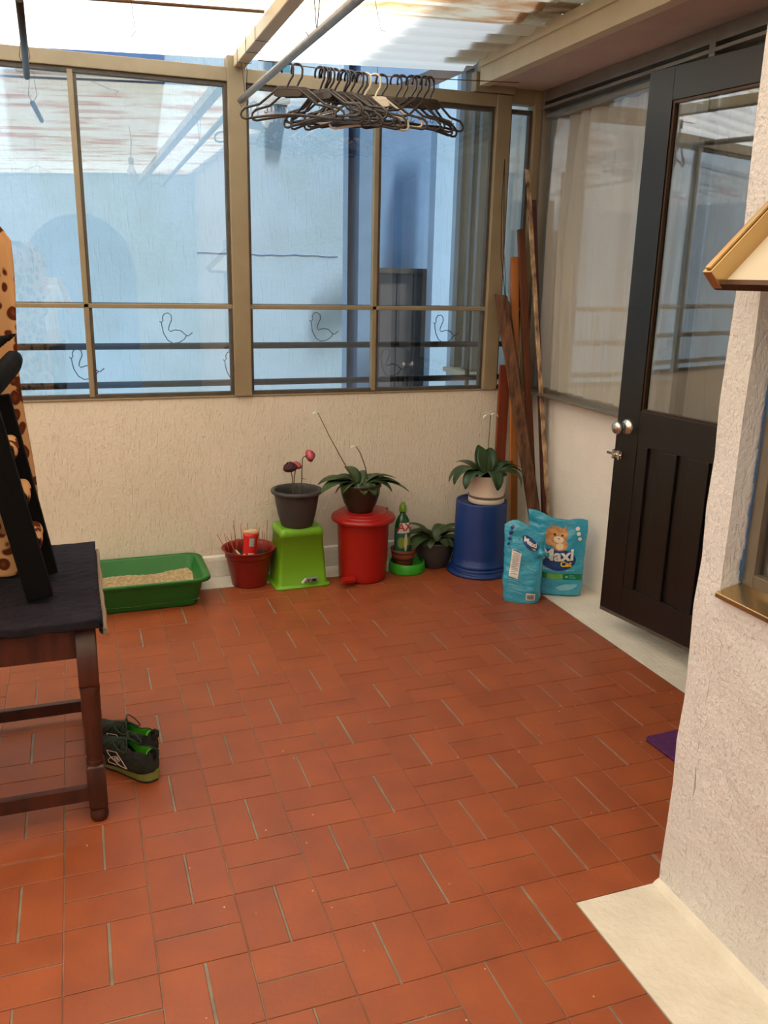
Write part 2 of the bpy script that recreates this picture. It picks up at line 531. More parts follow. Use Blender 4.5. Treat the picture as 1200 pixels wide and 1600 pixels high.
def grid(bm, fn, nu, nv, mi=0, smooth=True, wrap=False):
    vs = [[bm.verts.new(fn(i / nu, j / nv)) for i in range(nu + (0 if wrap else 1))] for j in range(nv + 1)]
    w = len(vs[0])
    for j in range(nv):
        for i in range(nu):
            f = bm.faces.new([vs[j][i], vs[j][(i + 1) % w], vs[j + 1][(i + 1) % w], vs[j + 1][i]])
            f.smooth = smooth
            f.material_index = mi
    return vs


def obj(name, bm, mats, parent=None, loc=None, bevel=0.0, bseg=2, smooth_angle=None, solid=None):
    bmesh.ops.recalc_face_normals(bm, faces=bm.faces)
    me = bpy.data.meshes.new(name)
    bm.to_mesh(me)
    bm.free()
    for m in (mats if isinstance(mats, (list, tuple)) else [mats]):
        me.materials.append(MT[m] if isinstance(m, str) else m)
    o = bpy.data.objects.new(name, me)
    col.objects.link(o)
    if parent is not None:
        o.parent = parent
    if loc is not None:
        o.location = loc
    if solid:
        s = o.modifiers.new('thickness', 'SOLIDIFY')
        s.thickness = solid[0]
        s.offset = solid[1] if len(solid) > 1 else -1
        if len(solid) > 2:
            s.material_offset = solid[2]
            s.material_offset_rim = solid[2]
    if bevel:
        b = o.modifiers.new('bevel', 'BEVEL')
        b.width = bevel
        b.segments = bseg
        b.limit_method = 'ANGLE'
        b.angle_limit = R(40)
    return o


def tag(o, label=None, cat=None, group=None, kind=None):
    if label: o['label'] = label
    if cat: o['category'] = cat
    if group: o['group'] = group
    if kind: o['kind'] = kind
    return o


def thing(name, label, cat, loc=(0, 0, 0), rz=0.0, group=None):
    o = bpy.data.objects.new(name, None)
    o.empty_display_size = 0.05
    col.objects.link(o)
    o.location = loc
    o.rotation_euler = (0, 0, rz)
    return tag(o, label, cat, group)


def struct(name, bm, m, parent=None, label=None, cat=None, **k):
    o = obj(name, bm, m, parent, **k)
    if parent is None:
        tag(o, label, cat, kind='structure')
    return o


def text_mesh(bm, body, size, place, bold=0.0, mi=0, extr=0.0):
    """font outline filled and cut fine, then every vertex sent through place(u, v)"""
    cu = bpy.data.curves.new('lettering', 'FONT')
    cu.body = body
    cu.size = size
    cu.align_x = 'CENTER'
    cu.align_y = 'CENTER'
    cu.offset = bold
    cu.resolution_u = 3
    to = bpy.data.objects.new('lettering', cu)
    col.objects.link(to)
    dg = bpy.context.evaluated_depsgraph_get()
    me = bpy.data.meshes.new_from_object(to.evaluated_get(dg))
    t = bmesh.new()
    t.from_mesh(me)
    bmesh.ops.triangulate(t, faces=t.faces)
    bmesh.ops.subdivide_edges(t, edges=[e for e in t.edges if e.calc_length() > size * 0.25], cuts=2)
    bmesh.ops.triangulate(t, faces=[f for f in t.faces if len(f.verts) > 3])
    idx = {}
    for v in t.verts:
        idx[v] = bm.verts.new(place(v.co.x, v.co.y))
    for f in t.faces:
        try:
            ff = bm.faces.new([idx[v] for v in f.verts])
            ff.material_index = mi
        except ValueError:
            pass
    t.free()
    bpy.data.objects.remove(to)
    bpy.data.curves.remove(cu)
    bpy.data.meshes.remove(me)


def leaf(bm, base, az, length, width, rise, droop, mi=0, nu=4, nv=9, fold=0.25, twist=0.0):
    """a blade that leaves base at angle rise and droops along its length"""
    base = Vector(base)
    d = Vector((math.cos(az), math.sin(az), 0))
    s = Vector((-math.sin(az), math.cos(az), 0))
    pts = []
    p = base.copy()
    ang = rise
    for j in range(nv + 1):
        pts.append((p.copy(), ang))
        p = p + (d * math.cos(ang) + Vector((0, 0, 1)) * math.sin(ang)) * length / nv
        ang -= droop / nv

    def fn(u, v):
        j = min(int(round(v * nv)), nv)
        c, a = pts[j]
        w = width * (math.sin(PI * min(1, v * 0.93 + 0.05)) ** 0.75) * 0.5
        x = (u - 0.5) * 2
        n = -d * math.sin(a) + Vector((0, 0, 1)) * math.cos(a)
        ss = (s * math.cos(twist * v) + n * math.sin(twist * v))
        return c + ss * x * w + n * abs(x) * w * fold
    grid(bm, fn, nu, nv, mi)


# ------------------------------------------------------------------ the setting
YW = 4.28          # face of the wall under the windows
XR = 2.45          # plaster face of the right wall
XP = 1.37          # stucco face of the near wall on the right
# floor of paired terracotta tiles laid in a basket weave
bm = nb()
CELL, CELY = 0.2070, 0.2025
OX, OY = 0.2865, 1.862


def tile(x0, x1, y0, y1):
    x1 = min(x1, 2.155)
    y1 = min(y1, 4.10)
    if x1 - x0 < 0.01 or y1 - y0 < 0.01:
        return
    # notch of white painted floor along the near wall
    if x1 > 1.117 and y0 < 1.558:
        if x0 < 1.117 - 0.01 and not (y1 > 1.558 + 0.012):
            x1 = 1.117
        elif y1 > 1.558 + 0.012 and x0 >= 1.117 - 0.01:
            y0 = 1.558
        elif y1 > 1.558 + 0.012:
            ys = 1.558
            tile_raw(x0, x1, ys, y1)
            x1 = 1.117
            y1 = ys - 0.0005
        else:
            return
    tile_raw(x0, x1, y0, y1)


def tile_raw(x0, x1, y0, y1):
    t = 0.0016
    b = 0.0011
    dz = [random.uniform(-0.0004, 0.0004) for _ in range(4)]
    vs = box(bm, x0, x1, y0, y1, -0.012, -b)
    # bevelled top
    top = [bm.verts.new((x, y, dz[i])) for i, (x, y) in enumerate(((x0 + t, y0 + t), (x1 - t, y0 + t), (x1 - t, y1 - t), (x0 + t, y1 - t)))]
    bm.faces.new(top)
    ring = [vs[1], vs[5], vs[7], vs[3]]
    for i in range(4):
        bm.faces.new([ring[i], ring[(i + 1) % 4], top[(i + 1) % 4], top[i]])
    bm.faces.remove([f for f in vs[1].link_faces if all(v in ring for v in f.verts)][0])


for i in range(-18, 11):
    for j in range(-18, 13):
        cx, cyy = OX + i * CELL, OY + j * CELY
        e = 0.0011 + random.uniform(-0.0004, 0.0006)
        g = 0.0031 + random.uniform(-0.0008, 0.0009)
        h, hy = CELL / 2, CELY / 2
        if (i + j) % 2:     # two tiles side by side, joint running away from the window
            tile(cx + e, cx + h - g, cyy + e, cyy + CELY - e)
            tile(cx + h + g, cx + CELL - e, cyy + e, cyy + CELY - e)
        else:
            g *= 0.65
            tile(cx + e, cx + CELL - e, cyy + e, cyy + hy - g)
            tile(cx + e, cx + CELL - e, cyy + hy + g, cyy + CELY - e)
nt0 = len(bm.faces)
for f in bm.faces:
    f.material_index = 0
box(bm, -3.4, 2.155, -1.8, 4.10, -0.06, -0.0030, mi=1)
floor = struct('floor', bm, ['tile', 'grout'], label='terracotta tiles in basket weave covering the patio floor', cat='floor')

# white painted margins, flush with the tiles
bm = nb()
box(bm, -3.4, 2.155, 4.10, YW + 0.02, -0.06, 0.0)
box(bm, 2.155, XR + 0.02, 1.55, YW + 0.02, -0.06, 0.0)
o = struct('trim_1', bm, 'white_paint', label='white painted floor margin under the windows and the open door', cat='floor margin')
bm = nb()
box(bm, 1.117, XP + 0.02, -1.8, 1.555, -0.06, 0.0008)
prism(bm, [(0, 0), (0.020, 0), (0.012, 0.008), (0, 0.014)], lambda u, v, w: Vector((XP - u, w, v)), (-1.8, 1.555))
o = struct('trim_2', bm, 'white_paint', label='white painted floor patch along the foot of the near stucco wall', cat='floor margin')

# back wall under the windows
bm = nb()
box(bm, -3.4, XR + 0.2, YW, YW + 0.14, -0.06, 0.945)
struct('wall_back', bm, 'stucco_back', label='cream textured low wall under the windows', cat='wall')
bm = nb()
prism(bm, [(0, 0), (0.022, 0), (0.018, 0.09), (0.014, 0.108), (0, 0.116)], lambda u, v, w: Vector((w, YW - u, v)), (-3.4, XR))
struct('baseboard_back', bm, 'white_paint', label='rough whitewashed skirting at the foot of the back wall', cat='skirting', bevel=0.003)

# right wall: low wall, window above, doorway further along
bm = nb()
box(bm, XR, XR + 0.15, 2.30, YW + 0.14, -0.06, 0.935)
box(bm, XR, XR + 0.15, 2.30, YW + 0.14, 2.49, 3.1)
struct('wall_right', bm, 'plaster_right', label='white plaster wall under the curtained window', cat='wall')

# near wall on the right with its own window (opening Y 0.25..1.473, Z 0.862..2.0)
bm = nb()
wy0, wy1, wz0, wz1 = 0.25, 1.473, 0.862, 1.83
T = 0.34
box(bm, XP, XP + T, wy1, 1.552, -0.06, 3.0)
box(bm, XP, XP + T, -1.8, wy0, -0.06, 3.0)
box(bm, XP, XP + T, wy0, wy1, -0.06, wz0)
box(bm, XP, XP + T, wy0, wy1, wz1, 3.0)
bmesh.ops.remove_doubles(bm, verts=bm.verts, dist=0.0005)
bmesh.ops.subdivide_edges(bm, edges=[e for e in bm.edges if e.calc_length() > 0.4], cuts=24, use_grid_fill=True)
for v in bm.verts:            # uneven hand-rendered corners
    if v.co.x < XP + 0.01 and v.co.z > 0.02:
        k = noise.noise(v.co * 9) * 0.006 + noise.noise(v.co * 30) * 0.003
        v.co.x += k
        if abs(v.co.y - 1.552) < 0.01 or abs(v.co.y - wy1) < 0.01:
            v.co.y += noise.noise(v.co * 14 + Vector((5, 0, 0))) * 0.008
wn_ = struct('wall_near_right', bm, 'stucco_near', label='white rough stucco wall end nearest the camera', cat='wall')
# wall closing the passage behind the near wall
bm = nb()
box(bm, XP + T, XR + 0.6, 1.40, 1.552, -0.06, 3.0)
struct('wall_passage', bm, 'stucco_near', label='white wall behind the near wall end', cat='wall')
bm = nb()
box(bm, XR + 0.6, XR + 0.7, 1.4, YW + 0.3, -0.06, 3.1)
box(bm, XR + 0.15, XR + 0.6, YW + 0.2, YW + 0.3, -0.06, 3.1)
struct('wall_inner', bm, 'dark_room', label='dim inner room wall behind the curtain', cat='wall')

# rear and left walls (seen in the reflections)
bm = nb()
RY = -1.55
ac, aw, az_ = 0.12, 0.58, 1.50      # arch centre, half width, springing
poly = [(-3.4, -0.06), (-3.4, 2.75), (1.4, 2.75), (1.4, -0.06), (ac + aw, -0.06), (ac + aw, az_)]
for k in range(1, 16):
    a = PI * k / 16
    poly.append((ac + aw * math.cos(a), az_ + 0.62 * math.sin(a)))
poly += [(ac - aw, az_), (ac - aw, -0.06)]
prism(bm, poly, lambda u, v, w: Vector((u, w, v)), (RY - 0.15, RY))
struct('wall_rear', bm, 'blue_wall', label='pale blue wall with an arched opening, seen only reflected in the window', cat='wall')
bm = nb()
box(bm, -1.2, 1.4, RY - 1.3, RY - 1.2, -0.06, 2.75)
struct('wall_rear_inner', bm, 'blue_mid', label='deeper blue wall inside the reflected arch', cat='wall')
bm = nb()
box(bm, -1.2, 1.4, RY - 1.3, RY - 0.15, 2.75, 2.85)  # added cover that keeps skylight out of the reflected arch
struct('ceiling_arch_cover', bm, 'plaster_right', label='unseen slab added over the alcove to darken the reflected arch', cat='ceiling')
bm = nb()
box(bm, -3.5, -3.4, -1.8, YW + 0.14, -0.06, 2.4)
struct('wall_left', bm, 'plaster_right', label='white wall left of the picture', cat='wall')


# ------------------------------------------------------------------ window frames
def pane(name, parent, m, x0, x1, y0, y1, z0, z1):
    b_ = nb()
    box(b_, x0, x1, y0, y1, z0, z1)
    return obj(name, b_, m, parent)


YG = 4.30
w1 = bpy.data.objects.new('window_1', None); col.objects.link(w1); w1.location = (0.75, YG, 0.95)
tag(w1, 'wide steel framed window above the cream wall, clear panes onto the blue house', 'window', kind='structure')
O = Vector((-0.75, -YG, -0.95))


def wpart(name, bm_, m, parent=w1, **k):
    o_ = obj(name, bm_, m, parent, **k)
    return o_


def shift(bm_, d):
    for v in bm_.verts:
        v.co += d
    return bm_


F0, F1 = YG - 0.03, YG + 0.03
bm = nb(); box(bm, -3.38, 2.20, F0, F1, 2.392, 2.452); wpart('head_beam', shift(bm, O), 'frame', bevel=0.003)
for x0, x1, z1 in ((0.741, 0.826, 2.50), (2.115, 2.198, 2.45), (-0.96, -0.88, 2.392), (-2.4, -2.32, 2.392)):
    bm = nb(); box(bm, x0, x1, F0 - 0.012, F1 + 0.012, 0.95, z1 if z1 > 2.4 else 2.392)
    wpart('post', shift(bm, O), 'frame', bevel=0.004)
bm = nb(); box(bm, 2.332, 2.386, F0 - 0.01, F1 + 0.01, 0.95, 2.48); wpart('post', shift(bm, O), 'frame', bevel=0.004)
bm = nb(); box(bm, 2.198, 2.47, F0, F1, 2.415, 2.495); wpart('head_beam', shift(bm, O), 'frame', bevel=0.003)
bm = nb()
box(bm, 1.985, 2.21, F0 - 0.02, F1 - 0.02, 2.452, 2.545)
wpart('corner_block', shift(bm, O), 'frame', bevel=0.004)
bays = [(-0.88, 0.741, 0.062), (0.826, 2.115, 1.478), (2.198, 2.332, None), (-2.32, -0.96, -1.6)]
for bx0, bx1, mx in bays:
    bm = nb()
    box(bm, bx0, bx1, YG - 0.016, YG + 0.016, 0.95, 0.972)
    box(bm, bx0, bx1, YG - 0.016, YG + 0.016, 2.372, 2.392)
    box(bm, bx0, bx0 + 0.016, YG - 0.016, YG + 0.016, 0.972, 2.372)
    box(bm, bx1 - 0.016, bx1, YG - 0.016, YG + 0.016, 0.972, 2.372)
    fr_ = wpart('sash_frame', shift(bm, O), 'frame_dark', bevel=0.002)
    bm = nb()
    box(bm, bx0, bx1, YG - 0.02, YG + 0.016, 1.376, 1.397)
    wpart('transom', shift(bm, O), 'frame', bevel=0.003)
    xs = [bx0, bx1]
    if mx is not None:
        bm = nb()
        box(bm, mx - 0.012, mx + 0.012, YG - 0.02, YG + 0.016, 0.96, 2.385)
        wpart('mullion', shift(bm, O), 'frame', bevel=0.003)
        bm = nb()
        box(bm, mx + 0.012, mx + 0.026, YG - 0.012, YG + 0.014, 0.97, 2.38)
        wpart('putty_strip', shift(bm, O), 'frame_dark')
        xs = [bx0, mx, bx1]
    for a, b_ in zip(xs, xs[1:]):
        for z0, z1 in ((0.966, 1.38), (1.393, 2.38)):
            p_ = nb(); box(p_, a + 0.008, b_ - 0.008, YG - 0.003, YG + 0.002, z0, z1)
            # small tilt of every pane makes the reflections break at the bars, as they do in the photo
            k = random.uniform(-0.0012, 0.0012)
            for v in p_.verts:
                v.co.y += (v.co.z - z0) * k
            wpart('pane', shift(p_, O), 'glass')
bm = nb(); box(bm, -3.38, 2.386, F0 + 0.004, F1, 0.944, 0.953); wpart('sill', shift(bm, O), 'frame', bevel=0.002)

# right window with sheer curtains
XG = 2.385
w2 = bpy.data.objects.new('window_2', None); col.objects.link(w2); w2.location = (XG, 3.3, 0.95)
tag(w2, 'long aluminium side window on the right with a sheer curtain behind it', 'window', kind='structure')
O2 = Vector((-XG, -3.3, -0.95))
bm = nb()
prism(bm, [(-0.03, 0.0), (0.09, 0.0), (0.09, 0.03), (0.012, 0.036), (0.012, 0.02), (-0.03, 0.012)], lambda u, v, w: Vector((XG + u, w, 0.935 + v)), (2.34, 4.26))
wpart('sill', shift(bm, O2), 'aluminium', parent=w2, bevel=0.002)
bm = nb()
box(bm, XG - 0.012, XG + 0.04, 2.34, 4.26, 2.43, 2.486)
box(bm, XG - 0.02, XG + 0.04, 2.34, 4.26, 2.395, 2.41)
box(bm, XG - 0.006, XG + 0.04, 2.34, 4.26, 2.35, 2.37)
wpart('head_track', shift(bm, O2), 'aluminium', parent=w2, bevel=0.002)
for y in (2.34, 2.955, 4.235):
    bm = nb(); box(bm, XG - 0.014, XG + 0.035, y, y + 0.035, 0.965, 2.486)
    wpart('mullion', shift(bm, O2), 'aluminium', parent=w2, bevel=0.002)
for y0, y1 in ((2.375, 2.955), (2.99, 4.235)):
    bm = nb(); box(bm, XG + 0.006, XG + 0.010, y0, y1, 0.965, 2.352)
    wpart('pane', shift(bm, O2), 'glass_side', parent=w2)
# vent box between soffit and glass
bm = nb(); box(bm, XG + 0.04, XR + 0.02, 2.34, 4.26, 2.35, 2.486); wpart('head_lining', shift(bm, O2), 'aluminium', parent=w2)

# curtain: one gathered sheer, from just behind the glass
bm = nb()


def curt(u, v):
    y = 2.42 + u * 1.80
    z = 0.96 + v * 1.42
    pinch = 0.5 + 0.5 * v
    a = 0.018 * math.sin(u * 95 + 2.2 * math.sin(v * 2.0 + u * 5)) + 0.012 * math.sin(u * 41 + v * 3.0) + 0.006 * math.sin(u * 210)
    return Vector((XG + 0.065 + a * 0.9, y + 0.05 * math.sin(v * 2.6) * math.sin(u * 9), z))


grid(bm, curt, 260, 14)
cu_ = obj('sheer_curtain', bm, 'sheer')
tag(cu_, 'white sheer curtain gathered in folds behind the right side window', 'curtain')

# near window in the stucco wall: fixed frame, sill and an awning sash pushed open
w3 = bpy.data.objects.new('window_3', None); col.objects.link(w3); w3.location = (XP + 0.06, 0.9, wz0)
tag(w3, 'brown glazed window set deep in the near stucco wall', 'window', kind='structure')
O3 = Vector((-XP - 0.06, -0.9, -wz0))
bm = nb()
fx0, fx1 = XP + 0.055, XP + 0.095
box(bm, fx0, fx1, wy1 - 0.035, wy1, wz0, wz1)
box(bm, fx0, fx1, wy0, wy0 + 0.035, wz0, wz1)
box(bm, fx0, fx1, wy0 + 0.035, wy1 - 0.035, wz0, wz0 + 0.045)
box(bm, fx0, fx1, wy0 + 0.035, wy1 - 0.035, wz1 - 0.035, wz1)
wpart('frame', shift(bm, O3), 'aluminium', parent=w3, bevel=0.002)
bm = nb(); box(bm, fx0 + 0.015, fx0 + 0.019, wy0 + 0.03, wy1 - 0.03, wz0 + 0.04, 1.50)
wpart('pane', shift(bm, O3), 'glass_door', parent=w3)
bm = nb(); box(bm, fx0 + 0.12, fx0 + 0.13, wy0 + 0.0, wy1, wz0, wz1)
wpart('inner_blind', shift(bm, O3), 'brown_film', parent=w3)
bm = nb()
prism(bm, [(-0.018, -0.012), (-0.018, 0.0), (0.055, 0.016), (0.055, -0.004)], lambda u, v, w: Vector((XP + u, w, wz0 + v)), (wy0, wy1 - 0.002))
wpart('sill', shift(bm, O3), 'brass', parent=w3, bevel=0.002)
# torn blue paint left along the jamb
bm = nb()
for k in range(26):
    z = wz0 + 0.02 + k * 0.026
    w = 0.010 + 0.008 * noise.noise(Vector((k * 0.6, 0, 0))) + (0.006 if k < 3 else 0)
    box(bm, fx0 - 0.0015 - max(0, w - 0.004) * 0.6, fx0 + 0.0005, wy1 - 0.0035, wy1 - 0.0015, z, z + 0.0262)
wpart('paint_line', shift(bm, O3), 'blue_deep', parent=w3)
# awning sash, hinged at the top, lower edge out over the patio at eye height
pz_top, px_top = 1.780, XP + 0.062
pz_bot, px_bot = 1.562, XP - 0.160
a0 = Vector((px_top, 0, pz_top)); a1 = Vector((px_bot, 0, pz_bot))
dirs = (a1 - a0).normalized()
nrm = Vector((dirs.z, 0, -dirs.x))
if nrm.z < 0: nrm = -nrm
ya, yb = wy1 - 0.012, wy0 + 0.02


def sash_pt(s, y, h):
    return a0 + dirs * s + nrm * h + Vector((0, y, 0))


L3 = (a1 - a0).length
top_ext = 0.0


for (y0, y1) in ((ya - 0.026, ya), (yb, yb + 0.026)):
    bm = nb()
    prism(bm, [(-top_ext, -0.034), (L3, -0.034), (L3, 0.012), (-top_ext, 0.012)], lambda u, v, w: sash_pt(u, w, v), (y0, y1))
    prism(bm, [(-top_ext, 0.012), (L3 - 0.006, 0.012), (L3 - 0.006, 0.018), (-top_ext, 0.018)], lambda u, v, w: sash_pt(u, w, v), (y0 + 0.006, y1 - 0.006))
    wpart('stile', shift(bm, O3), 'brass', parent=w3, bevel=0.002)
bm = nb()
prism(bm, [(L3 - 0.016, -0.040), (L3 - 0.002, -0.040), (L3 - 0.002, -0.022), (L3 - 0.016, -0.022)], lambda u, v, w: sash_pt(u, w, v), (yb, ya))
wpart('bottom_rail', shift(bm, O3), 'bronze_dark', parent=w3, bevel=0.002)
bm = nb()
prism(bm, [(-top_ext, -0.032), (L3 - 0.008, -0.032), (L3 - 0.008, -0.028), (-top_ext, -0.028)], lambda u, v, w: sash_pt(u, w, v), (yb + 0.02, ya - 0.02))
wpart('obscure_pane', shift(bm, O3), 'frost', parent=w3)

# ------------------------------------------------------------------ roof
# soffit slab, beam and flashing over the right wall
bm = nb(); box(bm, 2.05, XR + 0.15, 1.55, YW + 0.05, 2.487, 2.62)
struct('ceiling_soffit', bm, 'soffit', label='pinkish concrete soffit slab over the side window', cat='ceiling')
bm = nb()
prism(bm, [(2.0, 2.475), (2.055, 2.475), (2.055, 2.487), (2.012, 2.487), (2.012, 2.575), (2.0, 2.575)],
      lambda u, v, w: Vector((u, w, v)), (1.55, 4.24))
prism(bm, [(1.985, 2.555), (2.0, 2.555), (2.0, 2.60), (1.985, 2.60)], lambda u, v, w: Vector((u, w, v)), (1.55, 4.22))
struct('trim_3', bm, 'beam', label='cream painted steel channel beam along the edge of the soffit', cat='beam', bevel=0.002)


def roof_z(x):
    return 2.505 + 0.044 * (x - 0.3)


def roof_sheet(name, x0, x1, y0, y1, m, pitch, amp, dz, label):
    bm_ = nb()
    ny = int((y1 - y0) / pitch * 8)

    def fn(u, v):
        x = x0 + u * (x1 - x0)
        y = y0 + v * (y1 - y0)
        p = (y / pitch) % 1
        tri = max(-1, min(1, 2.2 * math.sin(2 * PI * p)))
        return Vector((x, y, roof_z(x) + dz + amp * (tri + 1)))
    grid(bm_, fn, 12, ny, smooth=False)
    return struct(name, bm_, m, label=label, cat='roof', solid=(0.0025, 0))


roof_sheet('ceiling_white_sheet', -3.4, 2.0, 3.56, 4.46, 'roof_new', 0.15, 0.010, 0.004, 'white translucent corrugated roof sheet nearest the window')
roof_sheet('ceiling_yellow_sheet', -3.4, 1.86, -1.7, 3.60, 'roof_old', 0.15, 0.010, 0.013, 'aged yellow corrugated roof sheeting with rust coloured stains')
roof_sheet('ceiling_shaded_sheet', 1.82, 2.02, -1.7, 4.30, 'roof_shaded', 0.15, 0.010, 0.022, 'corrugated roof edge beside the cream beam, its shade put in as grey')
# unseen block added over the house on the right keeps the sky off that side of the roof
bm = nb(); box(bm, 1.95, 5.0, 0.0, 4.2, 3.1, 6.2)
struct('wall_sky_block', bm, 'plaster_right', label='unseen block added above the side window to hold off the sky', cat='wall')
bm = nb(); box(bm, 0.772, 0.826, -1.7, 4.28, 2.452, 2.506)
o = obj('steel_beam', bm, 'beam', bevel=0.004)
tag(o, 'cream square steel beam running from the window post towards the camera', 'beam', kind='structure')
o.name = 'trim_4'
bm = nb(); tube(bm, [(-3.3, 3.58, roof_z(-3.3) - 0.012), (0.77, 3.58, roof_z(0.77) - 0.016)], 0.006, 6)
o = obj('trim_5', bm, 'wire_rust'); tag(o, 'thin rusty purlin rod under the white roof sheet left of the beam', 'rod', kind='structure')

# ------------------------------------------------------------------ outside the window: the neighbouring blue house
bm = nb()
box(bm, -4.5, 1.705, 5.60, 5.9, -0.5, 4.6)
tag(obj('neighbour_wall', bm, 'blue_wall'), 'pale blue stucco wall of the neighbouring house across the light well', 'wall', kind='structure').name = 'wall_neighbour'
bm = nb()      # crack and stain line on that wall
pts = []
for k in range(38):
    x = 0.76 + k * 0.0246
    pts.append((x, 5.599, 1.665 + 0.012 * noise.noise(Vector((x * 9, 3, 0)))))
tube(bm, pts, 0.0016, 5)
o = obj('trim_6', bm, 'blue_deep'); tag(o, 'thin horizontal crack across the pale blue neighbouring wall', 'crack', kind='structure')
bm = nb()
box(bm, 1.72, 1.80, 5.80, 6.0, -0.5, 4.6)
box(bm, 1.86, 1.97, 5.74, 6.0, -0.5, 4.6)
tag(obj('wall_outer_column', bm, 'blue_mid'), 'blue painted column ribs beyond the pale blue wall', 'column', kind='structure')
bm = nb(); box(bm, 1.70, 2.06, 5.98, 6.3, -0.5, 4.6)  # deep blue face set back behind the ribs
tag(obj('wall_outer_deep', bm, 'blue_deep'), 'deep blue wall face between the blue column ribs', 'wall', kind='structure')
bm = nb()
box(bm, 2.0, 3.9, 6.9, 7.1, -0.5, 3.4)
tag(obj('wall_outer_far', bm, 'blue_mid'), 'mid blue wall at the far end of the light well', 'wall', kind='structure')
bm = nb(); box(bm, 2.73, 2.93, 6.5, 6.62, -0.5, 3.6)
tag(obj('wall_outer_pilaster', bm, 'blue_wall'), 'narrow pale pilaster right of the brown gate', 'pilaster', kind='structure')
g_ = thing('metal_gate', 'grey brown sheet metal gate in the light well, seen through the right hand panes', 'gate', (2.45, 6.72, -0.3))
bm = nb()
for k in range(4):
    box(bm, -0.23 + k * 0.145, -0.23 + k * 0.145 + 0.138, -0.01, 0.01, 0, 1.87)
obj('gate_panel', bm, 'gate', g_)
bm = nb(); box(bm, -0.25, 0.38, -0.03, 0.03, 1.87, 1.91)
box(bm, -0.28, -0.24, -0.03, 0.03, 0, 1.91); box(bm, 0.35, 0.38, -0.03, 0.03, 0, 1.91)
obj('gate_frame', bm, 'frame_dark', g_)
# upper parts glimpsed between the head beam and the roof
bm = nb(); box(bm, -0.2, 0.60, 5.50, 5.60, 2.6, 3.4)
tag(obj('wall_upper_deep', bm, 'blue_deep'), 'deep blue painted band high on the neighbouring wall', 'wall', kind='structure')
bm = nb(); box(bm, 1.25, 1.34, 5.52, 5.60, 2.55, 3.4)
tag(obj('trim_7', bm, 'teal'), 'teal painted strip high on the neighbouring wall', 'trim', kind='structure')
bm = nb(); bar(bm, (1.70, 5.3, 2.50), (2.9, 5.3, 3.06), 0.05, 0.09, (0, 0, 1))
tag(obj('outer_rafter', bm, 'gate'), 'sloping grey rafter seen through the gap above the hangers', 'rafter')
bm = nb(); box(bm, 2.42, 3.4, 4.44, 5.46, -0.5, 0.93); box(bm, 2.95, 3.05, 4.44, 5.46, 0.93, 3.2); box(bm, 2.42, 2.95, 5.38, 5.46, 0.93, 3.2)
tag(obj('wall_outer_house', bm, 'blue_wall'), 'pale blue low wall of the house continuing past the corner', 'wall', kind='structure')
w5 = thing('window_reflection', None, None, (2.42, 4.9, 0.93)); tag(w5, 'aluminium framed window added beyond the right bay, standing in for the side window reflection', 'window', kind='structure')  # added outside, stands in for the mirror image of the side window
for y0_, y1_ in ((5.31, 5.38), (5.15, 5.19), (5.04, 5.08)):
    bm = nb(); box(bm, -0.01, 0.05, y0_ - 4.9, y1_ - 4.9, 0.02, 1.9); obj('mullion', bm, 'aluminium', w5)
bm = nb(); box(bm, -0.06, 0.08, -0.44, 0.48, 0.0, 0.03); obj('sill', bm, 'beam', w5)
bm = nb(); box(bm, 0.018, 0.022, -0.44, 0.42, 0.03, 1.9); obj('pane', bm, 'glass_side', w5)
bm = nb(); grid(bm, lambda u, v: Vector((2.50 + 0.014 * math.sin(u * 70) + 0.01 * math.sin(u * 23 + v), 4.46 + u * 0.68, 0.97 + v * 1.95)), 90, 6)
tag(obj('sheer_curtain', bm, 'sheer'), 'pale curtain added beyond the right bay, part of the built reflection', 'curtain')
bm = nb(); box(bm, -4.5, 4.0, YW + 0.14, 7.2, -0.6, -0.5)
tag(obj('floor_lightwell', bm, 'grout'), 'bare concrete floor of the light well outside', 'floor', kind='structure')

# security grille: two round bars and wire ducks
t = thing('window_grille', 'dark horizontal security bars running outside the lower panes', 'grille', (0.7, 4.42, 0.95))
for z in (0.050, 0.238):
    bm = nb(); tube(bm, [(-4.0, 0, z), (1.66, 0, z)], 0.0165, 10)
    obj('bar', bm, 'dark_metal', t)
bm = nb(); box(bm, -4.0, 1.66, -0.015, 0.015, 0.425, 0.447); obj('bar', bm, 'dark_metal', t)
for x in (-1.62, 0.085, 1.39):
    bm = nb(); box(bm, x - 0.008, x + 0.008, -0.012, 0.012, -0.02, 0.43); obj('upright', bm, 'dark_metal', t)
DUCK = [(-0.075, 0.045), (-0.066, 0.040), (-0.058, 0.048), (-0.060, 0.066), (-0.050, 0.082), (-0.032, 0.086), (-0.018, 0.074), (-0.016, 0.052),
        (-0.028, 0.028), (-0.034, 0.006), (-0.026, -0.004), (0.0, 0.004), (0.026, 0.000), (0.050, -0.022), (0.062, -0.026), (0.082, -0.010)]
DUCK2 = [(0.055, -0.022), (0.040, -0.044), (0.016, -0.058), (-0.014, -0.062), (-0.040, -0.046), (-0.058, -0.012), (-0.064, 0.020), (-0.066, 0.040)]
